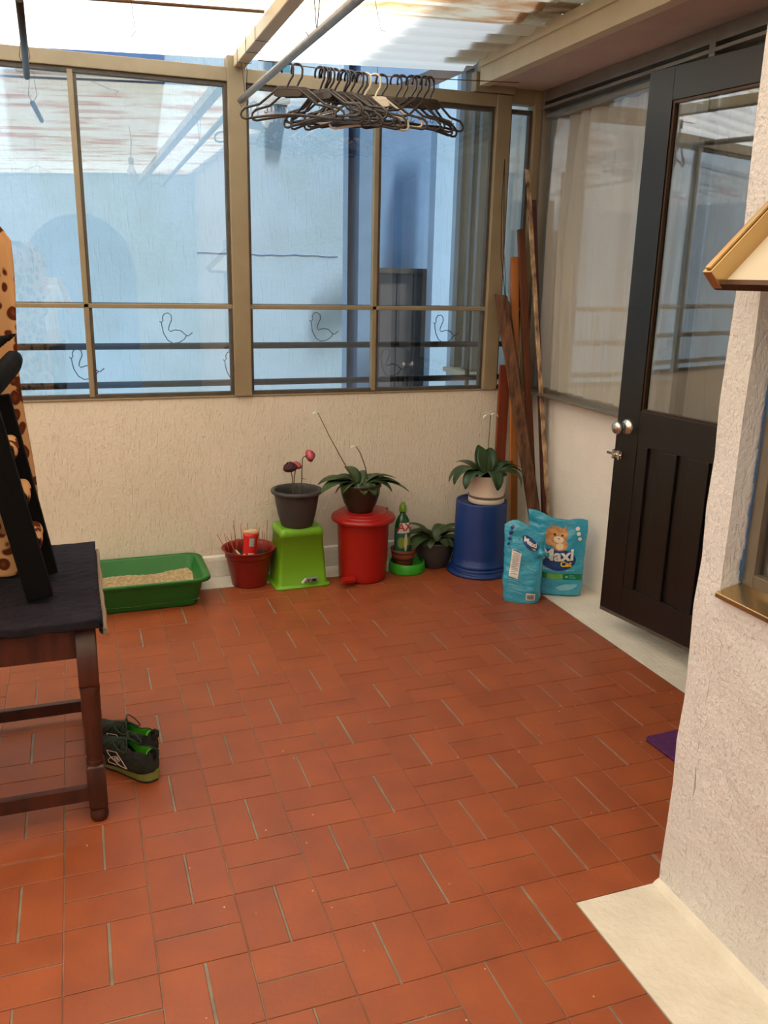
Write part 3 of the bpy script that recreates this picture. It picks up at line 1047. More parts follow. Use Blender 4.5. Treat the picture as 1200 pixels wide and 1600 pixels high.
for k, (x, z, lab) in enumerate(((0.475, 1.265, 'black wire duck outline above the upper bar, left of the tall post'),
                                 (1.235, 1.272, 'black wire duck outline above the bar in the middle of the right bay'),
                                 (1.935, 1.262, 'rightmost black wire duck outline, beside the corner post'),
                                 (0.045, 1.095, 'leftmost black wire duck outline, low and crossing the left mullion'),
                                 (1.625, 1.082, 'black wire duck outline low and just right of the right bay mullion'),
                                 (0.78, 1.075, 'black wire duck outline low behind the tall post, only its tail clear'))):
    d_ = nb()
    tube(d_, [(a, 0, b) for a, b in DUCK], 0.0024, 5)
    tube(d_, [(a, 0, b) for a, b in DUCK2], 0.0024, 5)
    o = obj('wire_duck', d_, 'wire', loc=(x, 4.395, z))
    tag(o, lab, 'ornament', 'wire ducks on the window grille')

# ------------------------------------------------------------------ open black door
dr = bpy.data.objects.new('door_1', None); col.objects.link(dr)
dr.location = (2.195, 3.10, 0.105); dr.rotation_euler = (0, 0, R(-81))
tag(dr, 'black painted half glazed door standing open against the right wall', 'door', kind='structure')
DH, DW, DT = 2.233, 0.85, 0.04
gz0, gz1, gu0, gu1 = 0.918, 2.112, 0.128, 0.722
bm = nb()
box(bm, 0, gu0, 0, DT, 0, DH)
box(bm, gu1, DW, 0, DT, 0, DH)
box(bm, gu0, gu1, 0, DT, gz1, DH)
box(bm, gu0, gu1, 0, DT, 0.772, gz0)
box(bm, gu0, gu1, 0, DT, 0, 0.138)
box(bm, gu0, gu1, 0.016, DT - 0.012, 0.138, 0.772)
obj('door_leaf', bm, 'black_door', dr, bevel=0.002)
for u0, u1 in ((gu0, 0.187), (0.245, 0.345), (0.408, 0.508), (0.568, 0.722)):
    bm = nb(); box(bm, u0, u1, 0.002, 0.018, 0.138, 0.772)
    obj('raised_panel', bm, 'black_door', dr, bevel=0.003)
bm = nb()
w = 0.010
box(bm, gu0, gu0 + w, 0.006, 0.02, gz0, gz1); box(bm, gu1 - w, gu1, 0.006, 0.02, gz0, gz1)
box(bm, gu0 + w, gu1 - w, 0.006, 0.02, gz0, gz0 + w); box(bm, gu0 + w, gu1 - w, 0.006, 0.02, gz1 - w, gz1)
obj('glazing_bead', bm, 'bronze_dark', dr)
bm = nb(); box(bm, gu0 + 0.002, gu1 - 0.002, 0.020, 0.024, gz0 + 0.002, gz1 - 0.002); obj('door_pane', bm, 'glass_door', dr)
bm = nb(); box(bm, 0, DW, 0.001, DT - 0.001, -0.016, 0.0); obj('bottom_strip', bm, 'frame_dark', dr)
bm = nb()
lathe(bm, [(0.034, 0.0), (0.034, 0.004), (0.026, 0.010), (0.012, 0.014), (0.011, 0.030), (0.018, 0.038), (0.027, 0.046), (0.029, 0.056), (0.025, 0.066), (0.014, 0.072), (0, 0.073)], 24)
for v in bm.verts:
    v.co = Vector((v.co.x + 0.062, -v.co.z, v.co.y + 0.842))
obj('knob', bm, 'chrome', dr)
bm = nb()
lathe(bm, [(0.034, 0.0), (0.034, 0.004), (0.026, 0.010), (0.012, 0.014), (0.011, 0.030), (0.018, 0.038), (0.027, 0.046), (0.029, 0.056), (0.025, 0.066), (0.014, 0.072), (0, 0.073)], 24)
for v in bm.verts:
    v.co = Vector((v.co.x + 0.062, v.co.z + DT, v.co.y + 0.842))
obj('knob', bm, 'chrome', dr)
bm = nb()
box(bm, 0.004, 0.055, -0.010, 0.0, 0.700, 0.732)
tube(bm, [(-0.028, -0.014, 0.716), (0.06, -0.014, 0.716)], 0.0055, 8)
tube(bm, [(0.028, -0.014, 0.716), (0.028, -0.030, 0.716)], 0.004, 8)
box(bm, 0.006, 0.016, -0.020, -0.006, 0.696, 0.737)
box(bm, 0.040, 0.050, -0.020, -0.006, 0.696, 0.737)
obj('latch', bm, 'chrome', dr)

# ------------------------------------------------------------------ hanging rods, wire, clothes hangers
t = thing('hanging_rod', 'grey steel pipe hung under the roof, its far end beside the tall window post', 'rod', (0.785, 4.18, 2.30))
bm = nb(); tube(bm, [(0, 0, 0), (0.004, -1.7, -0.028), (0.008, -3.4, -0.06)], 0.0145, 12); obj('pipe', bm, 'galv', t)
for y in (-0.02, -1.24):
    bm = nb(); tube(bm, [(-0.018, y, -0.005), (0, y, -0.03), (0.018, y, -0.005), (0.012, y + 0.01, 0.10), (-0.006, y + 0.01, 0.23), (0.03, y, 0.12), (0.018, y, -0.004)], 0.0016, 5)
    obj('wire_loop', bm, 'wire', t)
t = thing('hanging_rod', 'short dark pipe hung under the roof at the upper left of the picture', 'rod', (-0.105, 4.0, 2.285))
bm = nb(); tube(bm, [(0, 0, 0), (0.012, -0.45, 0.025), (0.020, -0.88, 0.055)], 0.012, 10); obj('pipe', bm, 'dark_metal', t)
bm = nb(); tube(bm, [(0.0, -0.10, 0.02), (0.02, -0.10, 0.05), (0.005, -0.10, 0.20), (-0.018, -0.10, 0.05), (0.0, -0.10, 0.015)], 0.0016, 5); obj('wire_loop', bm, 'wire', t)

bm = nb(); tube(bm, [(0.80, 3.85, 2.400), (1.3, 3.85, 2.386), (2.02, 3.86, 2.422)], 0.0022, 6)
tag(obj('hanging_wire', bm, 'wire_rust'), 'thin taut wire carrying the row of clothes hangers', 'wire')
bm = nb(); tube(bm, [(1.25, 3.6, 2.50), (1.05, 3.1, 2.47), (1.06, 2.9, 2.49)], 0.0012, 5); tube(bm, [(1.25, 3.6, 2.50), (1.3, 3.68, 2.52)], 0.0012, 5)
tag(obj('loose_wire', bm, 'wire_rust'), 'loose thin wire strung under the yellow roof sheets', 'wire')
bm = nb(); tube(bm, [(0.18, 3.3, 2.53), (0.27, 3.45, 2.47), (0.30, 3.7, 2.42), (0.28, 3.72, 2.40)], 0.0012, 5)
tag(obj('loose_wire', bm, 'wire_rust'), 'curling thin wire hanging under the white roof at the upper left', 'wire')
for k, (y, dz) in enumerate(((3.75, 0), (3.95, 0), (4.15, 0))):
    bm = nb(); tube(bm, [(0.768, y, 2.51), (0.768, y, 2.448), (0.83, y, 2.448), (0.83, y + 0.005, 2.52)], 0.0015, 5)
    tag(obj('wire_loop', bm, 'wire'), ['wire loop round the cream roof beam, the one furthest from the tall post', 'wire loop round the cream roof beam, the middle one of three', 'wire loop round the cream roof beam, closest to the tall post'][k], 'wire', 'wire loops round the roof beam')


def hanger_bms(wd=0.205, drop=0.112):
    hook = nb()
    pts = [(-0.024, 0, -0.038), (-0.0255, 0, -0.024)]
    for k in range(0, 11):
        a = PI - k * PI / 10 * 1.02
        pts.append((0.0245 * math.cos(a), 0, -0.0225 + 0.0245 * math.sin(a)))
    pts += [(0.022, 0, -0.050), (0.008, 0, -0.070), (0.0, 0, -0.086), (0.0, 0, -0.096)]
    pts = [(x, y, z - 0.0014) for x, y, z in pts]
    tube(hook, pts, 0.0046, 8)
    body = nb()
    zt = -0.102
    zb = zt - drop
    loop = [(-0.045, 0, zt)]
    loop += [(-wd * 0.6, 0, zt - drop * 0.52), (-wd + 0.02, 0, zb + 0.040), (-wd + 0.004, 0, zb + 0.026), (-wd, 0, zb + 0.012), (-wd + 0.006, 0, zb + 0.001), (-wd + 0.022, 0, zb - 0.003)]
    for k in range(1, 8):
        u = k / 8
        loop.append((-wd + 0.022 + u * 2 * (wd - 0.022), 0, zb - 0.003 + 0.016 * math.sin(PI * u)))
    loop += [(wd - 0.022, 0, zb - 0.003), (wd - 0.006, 0, zb + 0.001), (wd, 0, zb + 0.012), (wd - 0.004, 0, zb + 0.026), (wd - 0.02, 0, zb + 0.040), (wd * 0.6, 0, zt - drop * 0.52), (0.045, 0, zt)]
    tube(body, loop, 0.0052, 8, closed=True)
    blk = nb()
    prism(blk, [(-0.062, zt - 0.024), (-0.046, zt + 0.010), (-0.03, zt + 0.013), (0.03, zt + 0.013), (0.046, zt + 0.010), (0.062, zt - 0.024), (0.048, zt - 0.030), (-0.048, zt - 0.030)],
          lambda u, v, w: Vector((u, w, v)), (-0.004, 0.004))
    nts = []
    for s in (-1, 1):
        nt_ = nb(); nts.append(nt_)
        tube(nt_, [(s * wd * 0.66, 0, zt - drop * 0.60), (s * wd * 0.64, 0, zt - drop * 0.74), (s * wd * 0.69, 0, zt - drop * 0.78), (s * wd * 0.72, 0, zt - drop * 0.72)], 0.0018, 5)
    return hook, body, blk, nts


def make_hanger(label, hm, bmx, group):
    t_ = thing('clothes_hanger', label, 'hanger', (0, 0, 0), 0, group)
    h, b, k, n_ = hanger_bms()
    obj('hook', h, hm, t_)
    bo = obj('hanger_arm', b, bmx, t_)
    obj('centre_plate', k, bmx, t_, bevel=0.002)
    for q_ in n_:
        obj('strap_hook', q_, bmx, t_)
    return t_


def copy_thing(r, loc, rot, label):
    c = r.copy(); col.objects.link(c)
    c.location = loc; c.rotation_euler = rot
    c['label'] = label
    for ch in list(r.children):
        d = ch.copy(); col.objects.link(d); d.parent = c
    return c


def wire_z(x):
    return 2.400 + (x - 0.80) * (2.386 - 2.400) / 0.5 if x < 1.3 else 2.386 + (x - 1.3) * 0.036 / 0.72


hspec = [(449, -24, 'd', 'dark plastic hanger at the left end of the row'),
         (463, -30, 'd', 'dark plastic hanger second from the left end of the row'),
         (497, -52, 'd', 'dark hanger, first of the left bunch by the steel pipe'),
         (503, -56, 'd', 'dark hanger, second of the left bunch by the steel pipe'),
         (508, -50, 'd', 'dark hanger, third of the left bunch by the steel pipe'),
         (513, -44, 'd', 'dark hanger, fourth of the left bunch by the steel pipe'),
         (520, -38, 'd', 'dark hanger, last of the left bunch by the steel pipe'),
         (532, -46, 'd', 'dark hanger, first of the second bunch along the wire'),
         (538, -50, 'd', 'dark hanger, second of the second bunch along the wire'),
         (544, -40, 'd', 'dark hanger, last of the second bunch along the wire'),
         (557, -30, 'd', 'dark hanger, first of the third bunch, left of the cream ones'),
         (563, -35, 'd', 'dark hanger, last of the third bunch, left of the cream ones'),
         (569, -24, 'w', 'left one of the two cream hangers in the dark row'),
         (583, -14, 'w', 'right one of the two cream hangers in the dark row'),
         (594, -20, 'd', 'dark hanger just right of the cream hangers'),
         (617, -12, 'd', 'dark hanger, first of the right group with open hooks showing'),
         (627, 4, 'd', 'dark hanger, second of the right group'),
         (642, -6, 'd', 'dark hanger, middle of the right group'),
         (652, 10, 'd', 'dark hanger, third from the right end of the row'),
         (665, 14, 'd', 'dark hanger, second from the right end of the row'),
         (672, 19, 'd', 'dark hanger at the right end of the row')]
GRP = 'clothes hangers on the wire'
pd = make_hanger('x', 'hanger_hook', 'hanger', GRP)
pw = make_hanger('x', 'hanger_white', 'hanger_white', GRP)
used = {'d': False, 'w': False}
for k, (hx, rz, kind, lab) in enumerate(hspec):
    X = 0.918 + (hx - 447) * (1.568 - 0.918) / (671 - 447)
    X += 0.0
    loc = (X, 3.85, wire_z(X) + 0.0064)
    rot = (R(random.uniform(-1.5, 1.5)), R(random.uniform(-5, 5)), R(rz))
    p = pd if kind == 'd' else pw
    if not used[kind]:
        used[kind] = True
        p.location = loc; p.rotation_euler = rot; p['label'] = lab
    else:
        copy_thing(p, loc, rot, lab)

# things that show only as reflections: a bulb and a white wire hanger under the roof
t = thing('light_bulb', 'opal light bulb hanging from the roof, reflected in the left panes', 'bulb', (0.47, 1.85, 2.22))
bm = nb(); lathe(bm, [(0, -0.035), (0.018, -0.032), (0.031, -0.015), (0.032, 0.003), (0.024, 0.025), (0.015, 0.045), (0.0145, 0.055)], 20); obj('bulb_glass', bm, 'bulb', t)
bm = nb(); lathe(bm, [(0.0, 0.0551), (0.016, 0.0551), (0.019, 0.06), (0.019, 0.095), (0.006, 0.105), (0.0, 0.106)], 16); tube(bm, [(0, 0, 0.105), (0.01, 0, 0.2), (0.0, 0, 0.31)], 0.003, 6); obj('socket', bm, 'white_pot', t)
bm = nb()
tube(bm, [(0.0, 0, 0.05), (0.02, 0, 0.035), (0.0, 0, 0.01), (0.0, 0, -0.02), (-0.18, 0, -0.11), (-0.205, 0, -0.13), (0.20, 0, -0.13), (0.18, 0, -0.11), (0.0, 0, -0.02)], 0.0022, 6)
tube(bm, [(0.0, 0, 0.05), (0.0, 0, 0.24)], 0.0012, 5)
tag(obj('wire_hanger', bm, 'hanger_white', loc=(-0.165, 1.70, 2.27)), 'white wire hanger hanging from the roof, reflected in the left panes', 'hanger')

# ------------------------------------------------------------------ timber leaning in the corner


def plank(name, label, foot, top, w, th, m, face=(0, -1, 0.0), group='timber leaning in the corner', jag=0.0):
    bm_ = nb()
    p, q = Vector(foot), Vector(top)
    d = (q - p).normalized()
    s = d.cross(Vector(face)).normalized()
    n = s.cross(d).normalized()
    N = 14
    rows = []
    for i in range(N + 1):
        c = p + (q - p) * i / N
        wob = noise.noise(Vector((i * 0.7, w * 50, th * 90))) * jag
        ww = w / 2 * (1 + 0.1 * jag * 60 * noise.noise(Vector((i * 1.3, 5, w * 20))))
        rows.append([bm_.verts.new(c + s * (a * ww + wob) + n * b * th / 2) for a, b in ((-1, -1), (1, -1), (1, 1), (-1, 1))])
    if jag:
        rows[-1][0].co += d * jag * 3
        rows[-1][2].co -= d * jag * 2
    for a, b in zip(rows, rows[1:]):
        for k in range(4):
            bm_.faces.new([a[k], a[(k + 1) % 4], b[(k + 1) % 4], b[k]])
    bm_.faces.new(rows[0][::-1]); bm_.faces.new(rows[-1])
    o_ = obj(name, bm_, m, bevel=0.0015, bseg=1)
    tag(o_, label, 'plank', group)
    return o_


plank('wooden_board', 'reddish brown board standing upright behind the ivory potted plant', (2.235, 4.235, 0.002), (2.235, 4.243, 1.087), 0.062, 0.018, 'wood_red')
plank('wooden_plank', 'weathered dark plank with a splintered top leaning over to the left', (2.385, 3.955, 0.012), (2.172, 4.215, 1.458), 0.062, 0.024, 'wood_old', face=(-0.3, -1, 0), jag=0.005)
plank('wooden_plank', 'thin weathered lath leaning right against the splintered plank', (2.425, 3.975, 0.008), (2.222, 4.235, 1.43), 0.022, 0.02, 'wood_old', face=(-0.3, -1, 0), jag=0.003)
plank('wooden_plank', 'light orange pine batten standing behind the weathered plank', (2.300, 4.13, 0.004), (2.262, 4.255, 1.662), 0.044, 0.02, 'wood_orange')
plank('wooden_plank', 'narrow brown batten rising taller than the pine batten', (2.40, 4.05, 0.004), (2.284, 4.245, 1.802), 0.040, 0.02, 'wood_brown')
plank('wooden_stick', 'tall thin stick mottled with old paint, tallest of the timber', (2.432, 3.925, 0.012), (2.284, 4.215, 2.097), 0.020, 0.016, 'wood_mottled', jag=0.002)
plank('wooden_stick', 'dark maroon batten at the right of the leaning timber', (2.438, 4.0, 0.002), (2.338, 4.225, 1.95), 0.024, 0.018, 'wood_maroon')

# ------------------------------------------------------------------ row of pots, bins and buckets
# cat litter tray
t = thing('litter_tray', 'green plastic litter tray of sand on the floor left of the red pot', 'litter tray', (0.245, 4.055, 0))


def rr(w_, d_, r_, n_=6):
    pts_ = []
    for sx_, sy2, a0_ in ((1, 1, 0), (-1, 1, 90), (-1, -1, 180), (1, -1, 270)):
        for k_ in range(n_ + 1):
            a_ = R(a0_ + 90 * k_ / n_)
            pts_.append((sx_ * (w_ / 2 - r_) + r_ * math.cos(a_), sy2 * (d_ / 2 - r_) + r_ * math.sin(a_)))
    return pts_


def rloft(bm_, secs, mi=0, cap0=True, cap1=False):
    """secs: list of (w, d, r, z)"""
    rings = []
    for w_, d_, r_, z_ in secs:
        rings.append([bm_.verts.new((x, y, z_)) for x, y in rr(w_, d_, r_)])
    for a, b in zip(rings, rings[1:]):
        n_ = len(a)
        for k_ in range(n_):
            f_ = bm_.faces.new([a[k_], a[(k_ + 1) % n_], b[(k_ + 1) % n_], b[k_]])
            f_.smooth = True
            f_.material_index = mi
    if cap0: bm_.faces.new(rings[0][::-1]).material_index = mi
    if cap1: bm_.faces.new(rings[-1]).material_index = mi
    return rings


bm = nb()
rloft(bm, [(0.44, 0.32, 0.04, 0.002), (0.455, 0.335, 0.045, 0.012), (0.515, 0.385, 0.05, 0.140), (0.520, 0.390, 0.05, 0.144), (0.575, 0.415, 0.07, 0.147), (0.580, 0.418, 0.07, 0.143), (0.582, 0.420, 0.07, 0.132),
           (0.576, 0.414, 0.07, 0.132), (0.572, 0.411, 0.07, 0.139), (0.524, 0.392, 0.05, 0.137)])
obj('tray_shell', bm, 'green_tray', t, solid=(0.003, 0))
bm = nb()


def sand(u, v):
    x = (u - 0.5) * 0.475; y = (v - 0.5) * 0.35
    z = 0.032 + 0.018 * noise.noise(Vector((x * 7, y * 7, 1))) + 0.004 * noise.noise(Vector((x * 50, y * 50, 1))) + 0.03 * v * v + 0.02 * max(0, u - 0.6)
    return Vector((x, y, z))


grid(bm, sand, 60, 44)
o = obj('litter_sand', bm, 'sand', t); o['kind'] = 'stuff'; o['label'] = 'pale sandy litter piled towards the back'
t.scale = (1, 1, 1)


def pot(name, label, cat, loc, prof, m, soil_z=None, soil_r=None, group=None, extra=None):
    t_ = thing(name, label, cat, loc, 0, group)
    bm_ = nb(); lathe(bm_, prof, 40)
    obj('pot', bm_, m, t_)
    if soil_z is not None:
        s_ = nb()

        def fs(u, v):
            a = u * 2 * PI
            r_ = max(0.0005, v) * soil_r
            x, y = r_ * math.cos(a), r_ * math.sin(a)
            return Vector((x, y, soil_z + 0.006 * noise.noise(Vector((x * 60, y * 60, soil_z * 9))) * (1 - v ** 6)))
        grid(s_, fs, 32, 8)
        bmesh.ops.remove_doubles(s_, verts=s_.verts, dist=0.0004)
        obj('soil', s_, 'soil', t_)
    return t_


# red pot full of sticks
rp = pot('plant_pot', 'brick red plastic pot full of soil and thin sticks, right of the green tray', 'plant pot', (0.765, 4.125, 0),
         [(0, 0.004), (0.085, 0.004), (0.088, 0.0), (0.090, 0.006), (0.116, 0.150), (0.117, 0.152), (0.121, 0.153), (0.122, 0.170), (0.127, 0.186), (0.138, 0.193), (0.139, 0.197), (0.136, 0.199), (0.126, 0.192), (0.119, 0.172), (0.112, 0.140)],
         'red_pot', 0.150, 0.117)
stk = [(350, 822, 370, 858), (358, 820, 362, 850), (364, 808, 372, 850), (366, 802, 370, 850), (374, 803, 378, 850), (386, 803, 390, 845), (399, 800, 399, 845), (410, 818, 412, 856), (420, 800, 418, 850), (413, 820, 416, 850), (404, 812, 404, 845), (354, 830, 366, 856), (416, 806, 414, 846), (368, 828, 364, 858), (346, 818, 356, 856), (331, 818, 350, 848)]
NTH = ['leftmost', 'second', 'third', 'fourth', 'fifth', 'sixth', 'seventh', 'eighth', 'ninth', 'tenth', 'eleventh', 'twelfth', 'thirteenth', 'fourteenth', 'fifteenth', 'rightmost']
stk.sort(key=lambda q_: q_[0])
for k, (x0, y0, x1, y1) in enumerate(stk):
    # metres: image columns become offsets across the pot, heights above soil
    bx = (x1 - 387) * 0.0030
    by = random.choice((-1, 1)) * random.uniform(0.0, 1.0) * math.sqrt(max(0.0, 0.105 ** 2 - min(bx, 0.104) ** 2)) * 0.9
    if abs(bx) > 0.103: bx = math.copysign(0.100, bx); by = 0.0
    hgt = (858 - y0) * 0.0029 + 0.01
    s_ = nb()
    tx = bx + (x0 - x1) * 0.0031
    tube(s_, [(0, 0, -0.02), ((tx - bx) * 0.5, 0.004, hgt * 0.5), (tx - bx, 0.0, hgt)], 0.0016, 5)
    o = obj('stick', s_, 'twig', loc=(rp.location.x + bx, rp.location.y + by, 0.152))
    lean = 'leaning left' if tx - bx < -0.01 else 'leaning right' if tx - bx > 0.01 else 'upright'
    tag(o, 'thin stick in the brick red pot, ' + lean + ', ' + NTH[k] + ('' if k in (0, 15) else ' from the left'), 'stick', 'sticks in the brick red pot')
bm = nb()
tube(bm, [(0, 0, 0.0), (0.012, -0.012, 0.02), (0.02, -0.02, 0.012)], 0.006, 6, radii=[0.003, 0.009, 0.002])
tube(bm, [(0, 0, 0.0), (-0.015, -0.006, 0.03), (-0.03, -0.0, 0.05)], 0.004, 6, radii=[0.004, 0.006, 0.002])
tag(obj('dry_leaf', bm, 'can_cream', loc=(0.715, 4.055, 0.160)), 'curled pale dry leaf at the left rim of the brick red pot', 'leaf')
# flattened snack can in the pot
t = thing('snack_can', 'torn red card can with a cream rim stuck in the brick red pot', 'can', (0.757, 4.075, 0.140), R(8))
t.rotation_euler = (R(-8), R(7), R(4)); t.scale = (1.12, 1.12, 1.12)
prof = []
bm = nb()


def canf(u, v):
    a = u * 2 * PI
    r_ = 0.034 * (1.0 - 0.10 * math.sin(PI * min(1, max(0, v)) * 1.0)) + 0.002 * v
    return Vector((r_ * math.cos(a), r_ * 0.72 * math.sin(a), v * 0.125))


grid(bm, canf, 32, 8, wrap=True)
obj('can_body', bm, 'can', t, solid=(0.001, 0))
bm = nb()


def rimf(u, v):
    a = u * 2 * PI
    p_ = canf(u, 1.0)
    jag = 0.004 * noise.noise(Vector((math.cos(a) * 3, math.sin(a) * 3, 0)))
    return Vector((p_.x * (1 + 0.05 * v), p_.y * (1 + 0.05 * v), 0.124 + v * (0.016 + jag)))


grid(bm, rimf, 32, 3, wrap=True)
obj('can_rim', bm, 'can_cream', t, solid=(0.001, 0))


def canp(x, z, off=0.001):
    a = -PI / 2 + x / 0.032
    v = z / 0.125
    r_ = 0.034 * (1.0 - 0.10 * math.sin(PI * min(1, max(0, v)))) + 0.002 * v + off
    return Vector((r_ * math.cos(a), (r_) * 0.72 * math.sin(a) - 0.0003, z))


def patch(bm_, f, x0, x1, z0, z1, mi=0, n=6):
    grid(bm_, lambda u, v: f(x0 + u * (x1 - x0), z0 + v * (z1 - z0)), n, max(2, n // 2), mi, smooth=True)


bm = nb(); patch(bm, canp, -0.012, 0.014, 0.012, 0.036); obj('barcode_label', bm, 'white_print', t)
bm = nb()
for k in range(9):
    patch(bm, lambda x, z: canp(x, z, 0.0016), -0.009 + k * 0.0024, -0.009 + k * 0.0024 + (0.0014 if k % 3 else 0.0008), 0.015, 0.033, n=2)
obj('barcode', bm, 'black_print', t)
bm = nb(); patch(bm, canp, -0.012, 0.012, 0.066, 0.106); obj('print_panel', bm, 'grey_print', t)
bm = nb()
for k in range(8):
    patch(bm, lambda x, z: canp(x, z, 0.0016), -0.010, 0.010 - (k % 3) * 0.003, 0.070 + k * 0.0044, 0.0715 + k * 0.0044, n=4)
obj('print_lines', bm, 'white_print', t)

# lime green upturned bin
t = thing('plastic_bin', 'lime green tapered bin standing upside down between the red pot and red pedal bin', 'bin', (1.012, 4.085, 0), R(2))
bm = nb()
rloft(bm, [(0.292, 0.235, 0.03, 0.0), (0.292, 0.235, 0.03, 0.010), (0.262, 0.205, 0.02, 0.014), (0.258, 0.201, 0.02, 0.018), (0.222, 0.185, 0.02, 0.268), (0.230, 0.193, 0.02, 0.270), (0.226, 0.190, 0.02, 0.292), (0.212, 0.178, 0.022, 0.309), (0.202, 0.168, 0.02, 0.312)], cap1=True)
obj('bin_body', bm, 'lime', t)
bm = nb()
box(bm, 0.010, 0.070, -0.1265, -0.1015, 0.035, 0.052)
obj('sticker', bm, 'grey_print', t)
bm = nb(); box(bm, 0.040, 0.062, -0.1275, -0.1020, 0.037, 0.050); box(bm, 0.016, 0.022, -0.1275, -0.1020, 0.037, 0.050); obj('sticker_print', bm, 'black_print', t)
bm = nb(); bar(bm, (-0.012, -0.119, 0.030), (0.008, -0.118, 0.052), 0.008, 0.008); obj('sticker_tab', bm, 'white_print', t)

# charcoal pot with wilted roses on it
POTP = [(0, 0.004), (0.074, 0.004), (0.078, 0.0), (0.082, 0.008), (0.096, 0.06), (0.107, 0.12), (0.112, 0.160), (0.118, 0.168), (0.128, 0.172), (0.131, 0.180), (0.128, 0.188), (0.118, 0.190), (0.112, 0.184), (0.108, 0.160), (0.102, 0.12)]
GP = (1.005, 4.070, 0.312)
gp = pot('plant_pot', 'charcoal plastic pot of wilted roses on the lime green bin', 'plant pot', GP, POTP, 'grey_pot', 0.115, 0.104)


def rose(loc, root, label, petal, size, pts, tilt):
    t_ = thing('rose', label, 'flower', root, 0, 'wilted roses in the charcoal pot')
    s_ = nb(); tube(s_, pts, 0.0028, 6)
    top = Vector(pts[-1])
    lv = nb(); leaf(lv, Vector(pts[1]) * 0.6 + Vector(pts[2]) * 0.4, 0.4, 0.03, 0.012, 0.3, 1.2); bmesh.ops.recalc_face_normals(lv, faces=lv.faces)
    obj('stem', s_, 'stem', t_)
    obj('leaf', lv, 'leaf', t_, solid=(0.0006, 0))
    p_ = nb()
    rot = Matrix.Rotation(tilt, 3, 'Y')
    seed_ = random.uniform(0, 9)
    for ring, (n_, r_, hh) in enumerate(((4, 0.42, 1.25), (5, 0.66, 1.15), (6, 0.86, 1.0), (7, 1.0, 0.80))):
        for k_ in range(n_):
            az = 2 * PI * k_ / n_ + ring * 0.7 + seed_

            def fp(u, v, az=az, r_=r_, hh=hh):
                a = az + (u - 0.5) * 2.0
                lat = v * 2.35          # 0 at the calyx, past the equator at the lip
                q_ = Vector((math.cos(a) * 2, math.sin(a) * 2, v * 3 + ring_n + seed_))
                rr_ = size * r_ * (math.sin(min(lat, 2.5)) * 1.0 + 0.12 * v) * (1 + 0.22 * noise.noise(q_ * 1.7))
                z = size * hh * (1 - math.cos(lat)) * 0.72 + size * 0.18 * v * noise.noise(q_ * 2.3)
                return top + rot @ Vector((rr_ * math.cos(a), rr_ * math.sin(a), z))
            ring_n = ring
            grid(p_, fp, 6, 7)
    obj('petals', p_, petal, t_, solid=(0.001, 0))
    c_ = nb(); lathe(c_, [(0, -0.004), (size * 0.35, 0.0), (size * 0.28, size * 0.3), (0, size * 0.3)], 10)
    for v_ in c_.verts: v_.co = top + rot @ v_.co
    obj('calyx', c_, 'leaf', t_)
    return t_


GX, GY, GZ = GP[0], GP[1], GP[2] + 0.118
rose(None, (GX - 0.025, GY - 0.01, GZ), 'dark maroon dried rose, largest bloom in the charcoal pot', 'rose_dark', 0.032, [(0, 0, -0.02), (0.002, 0, 0.06), (0.001, 0, 0.13), (-0.006, -0.004, 0.165)], R(-12))
rose(None, (GX - 0.012, GY + 0.03, GZ), 'pink rose half hidden behind the dark maroon one', 'rose_pink', 0.024, [(0, 0, -0.02), (0.003, 0, 0.06), (0.008, 0, 0.13), (0.016, 0.0, 0.168)], R(12))
rose(None, (GX + 0.028, GY + 0.01, GZ), 'pink rose drooping right on the tallest stem', 'rose_pink', 0.029, [(0, 0, -0.02), (0.0, 0, 0.08), (0.003, 0, 0.17), (0.006, 0, 0.222), (0.018, 0, 0.236), (0.024, -0.003, 0.232)], R(75))

# red pedal bin
t = thing('pedal_bin', 'red plastic pedal bin carrying the brown potted plant', 'bin', (1.358, 4.055, 0), 0)
bm = nb()
lathe(bm, [(0, 0.006), (0.118, 0.006), (0.122, 0.0), (0.126, 0.006), (0.127, 0.03), (0.137, 0.325), (0.139, 0.332), (0.132, 0.333)], 48)
obj('bin_body', bm, 'red_bin', t)
bm = nb()
lathe(bm, [(0.160, 0.318), (0.167, 0.322), (0.169, 0.332), (0.163, 0.343), (0.152, 0.346), (0.149, 0.345), (0.146, 0.353), (0.138, 0.359), (0.130, 0.358), (0.127, 0.364), (0.118, 0.369), (0.110, 0.367), (0.104, 0.372), (0.06, 0.374), (0, 0.374)], 48)
obj('lid', bm, 'red_bin', t)
bm = nb(); box(bm, 0.05, 0.155, 0.03, 0.10, 0.318, 0.352, rot=Matrix.Rotation(R(35), 3, 'Z')); obj('lid_hinge', bm, 'red_bin', t, bevel=0.006)
bm = nb()
prism(bm, [(-0.045, -0.006), (0.045, -0.012), (0.052, 0.006), (-0.042, 0.014)], lambda u, v, w: Vector((-0.120 + u * 0.9 + w * 0.25, -0.125 + w * 0.9 + u * 0.2, 0.034 + v)), (-0.030, 0.035))
obj('pedal', bm, 'red_bin', t, bevel=0.004)

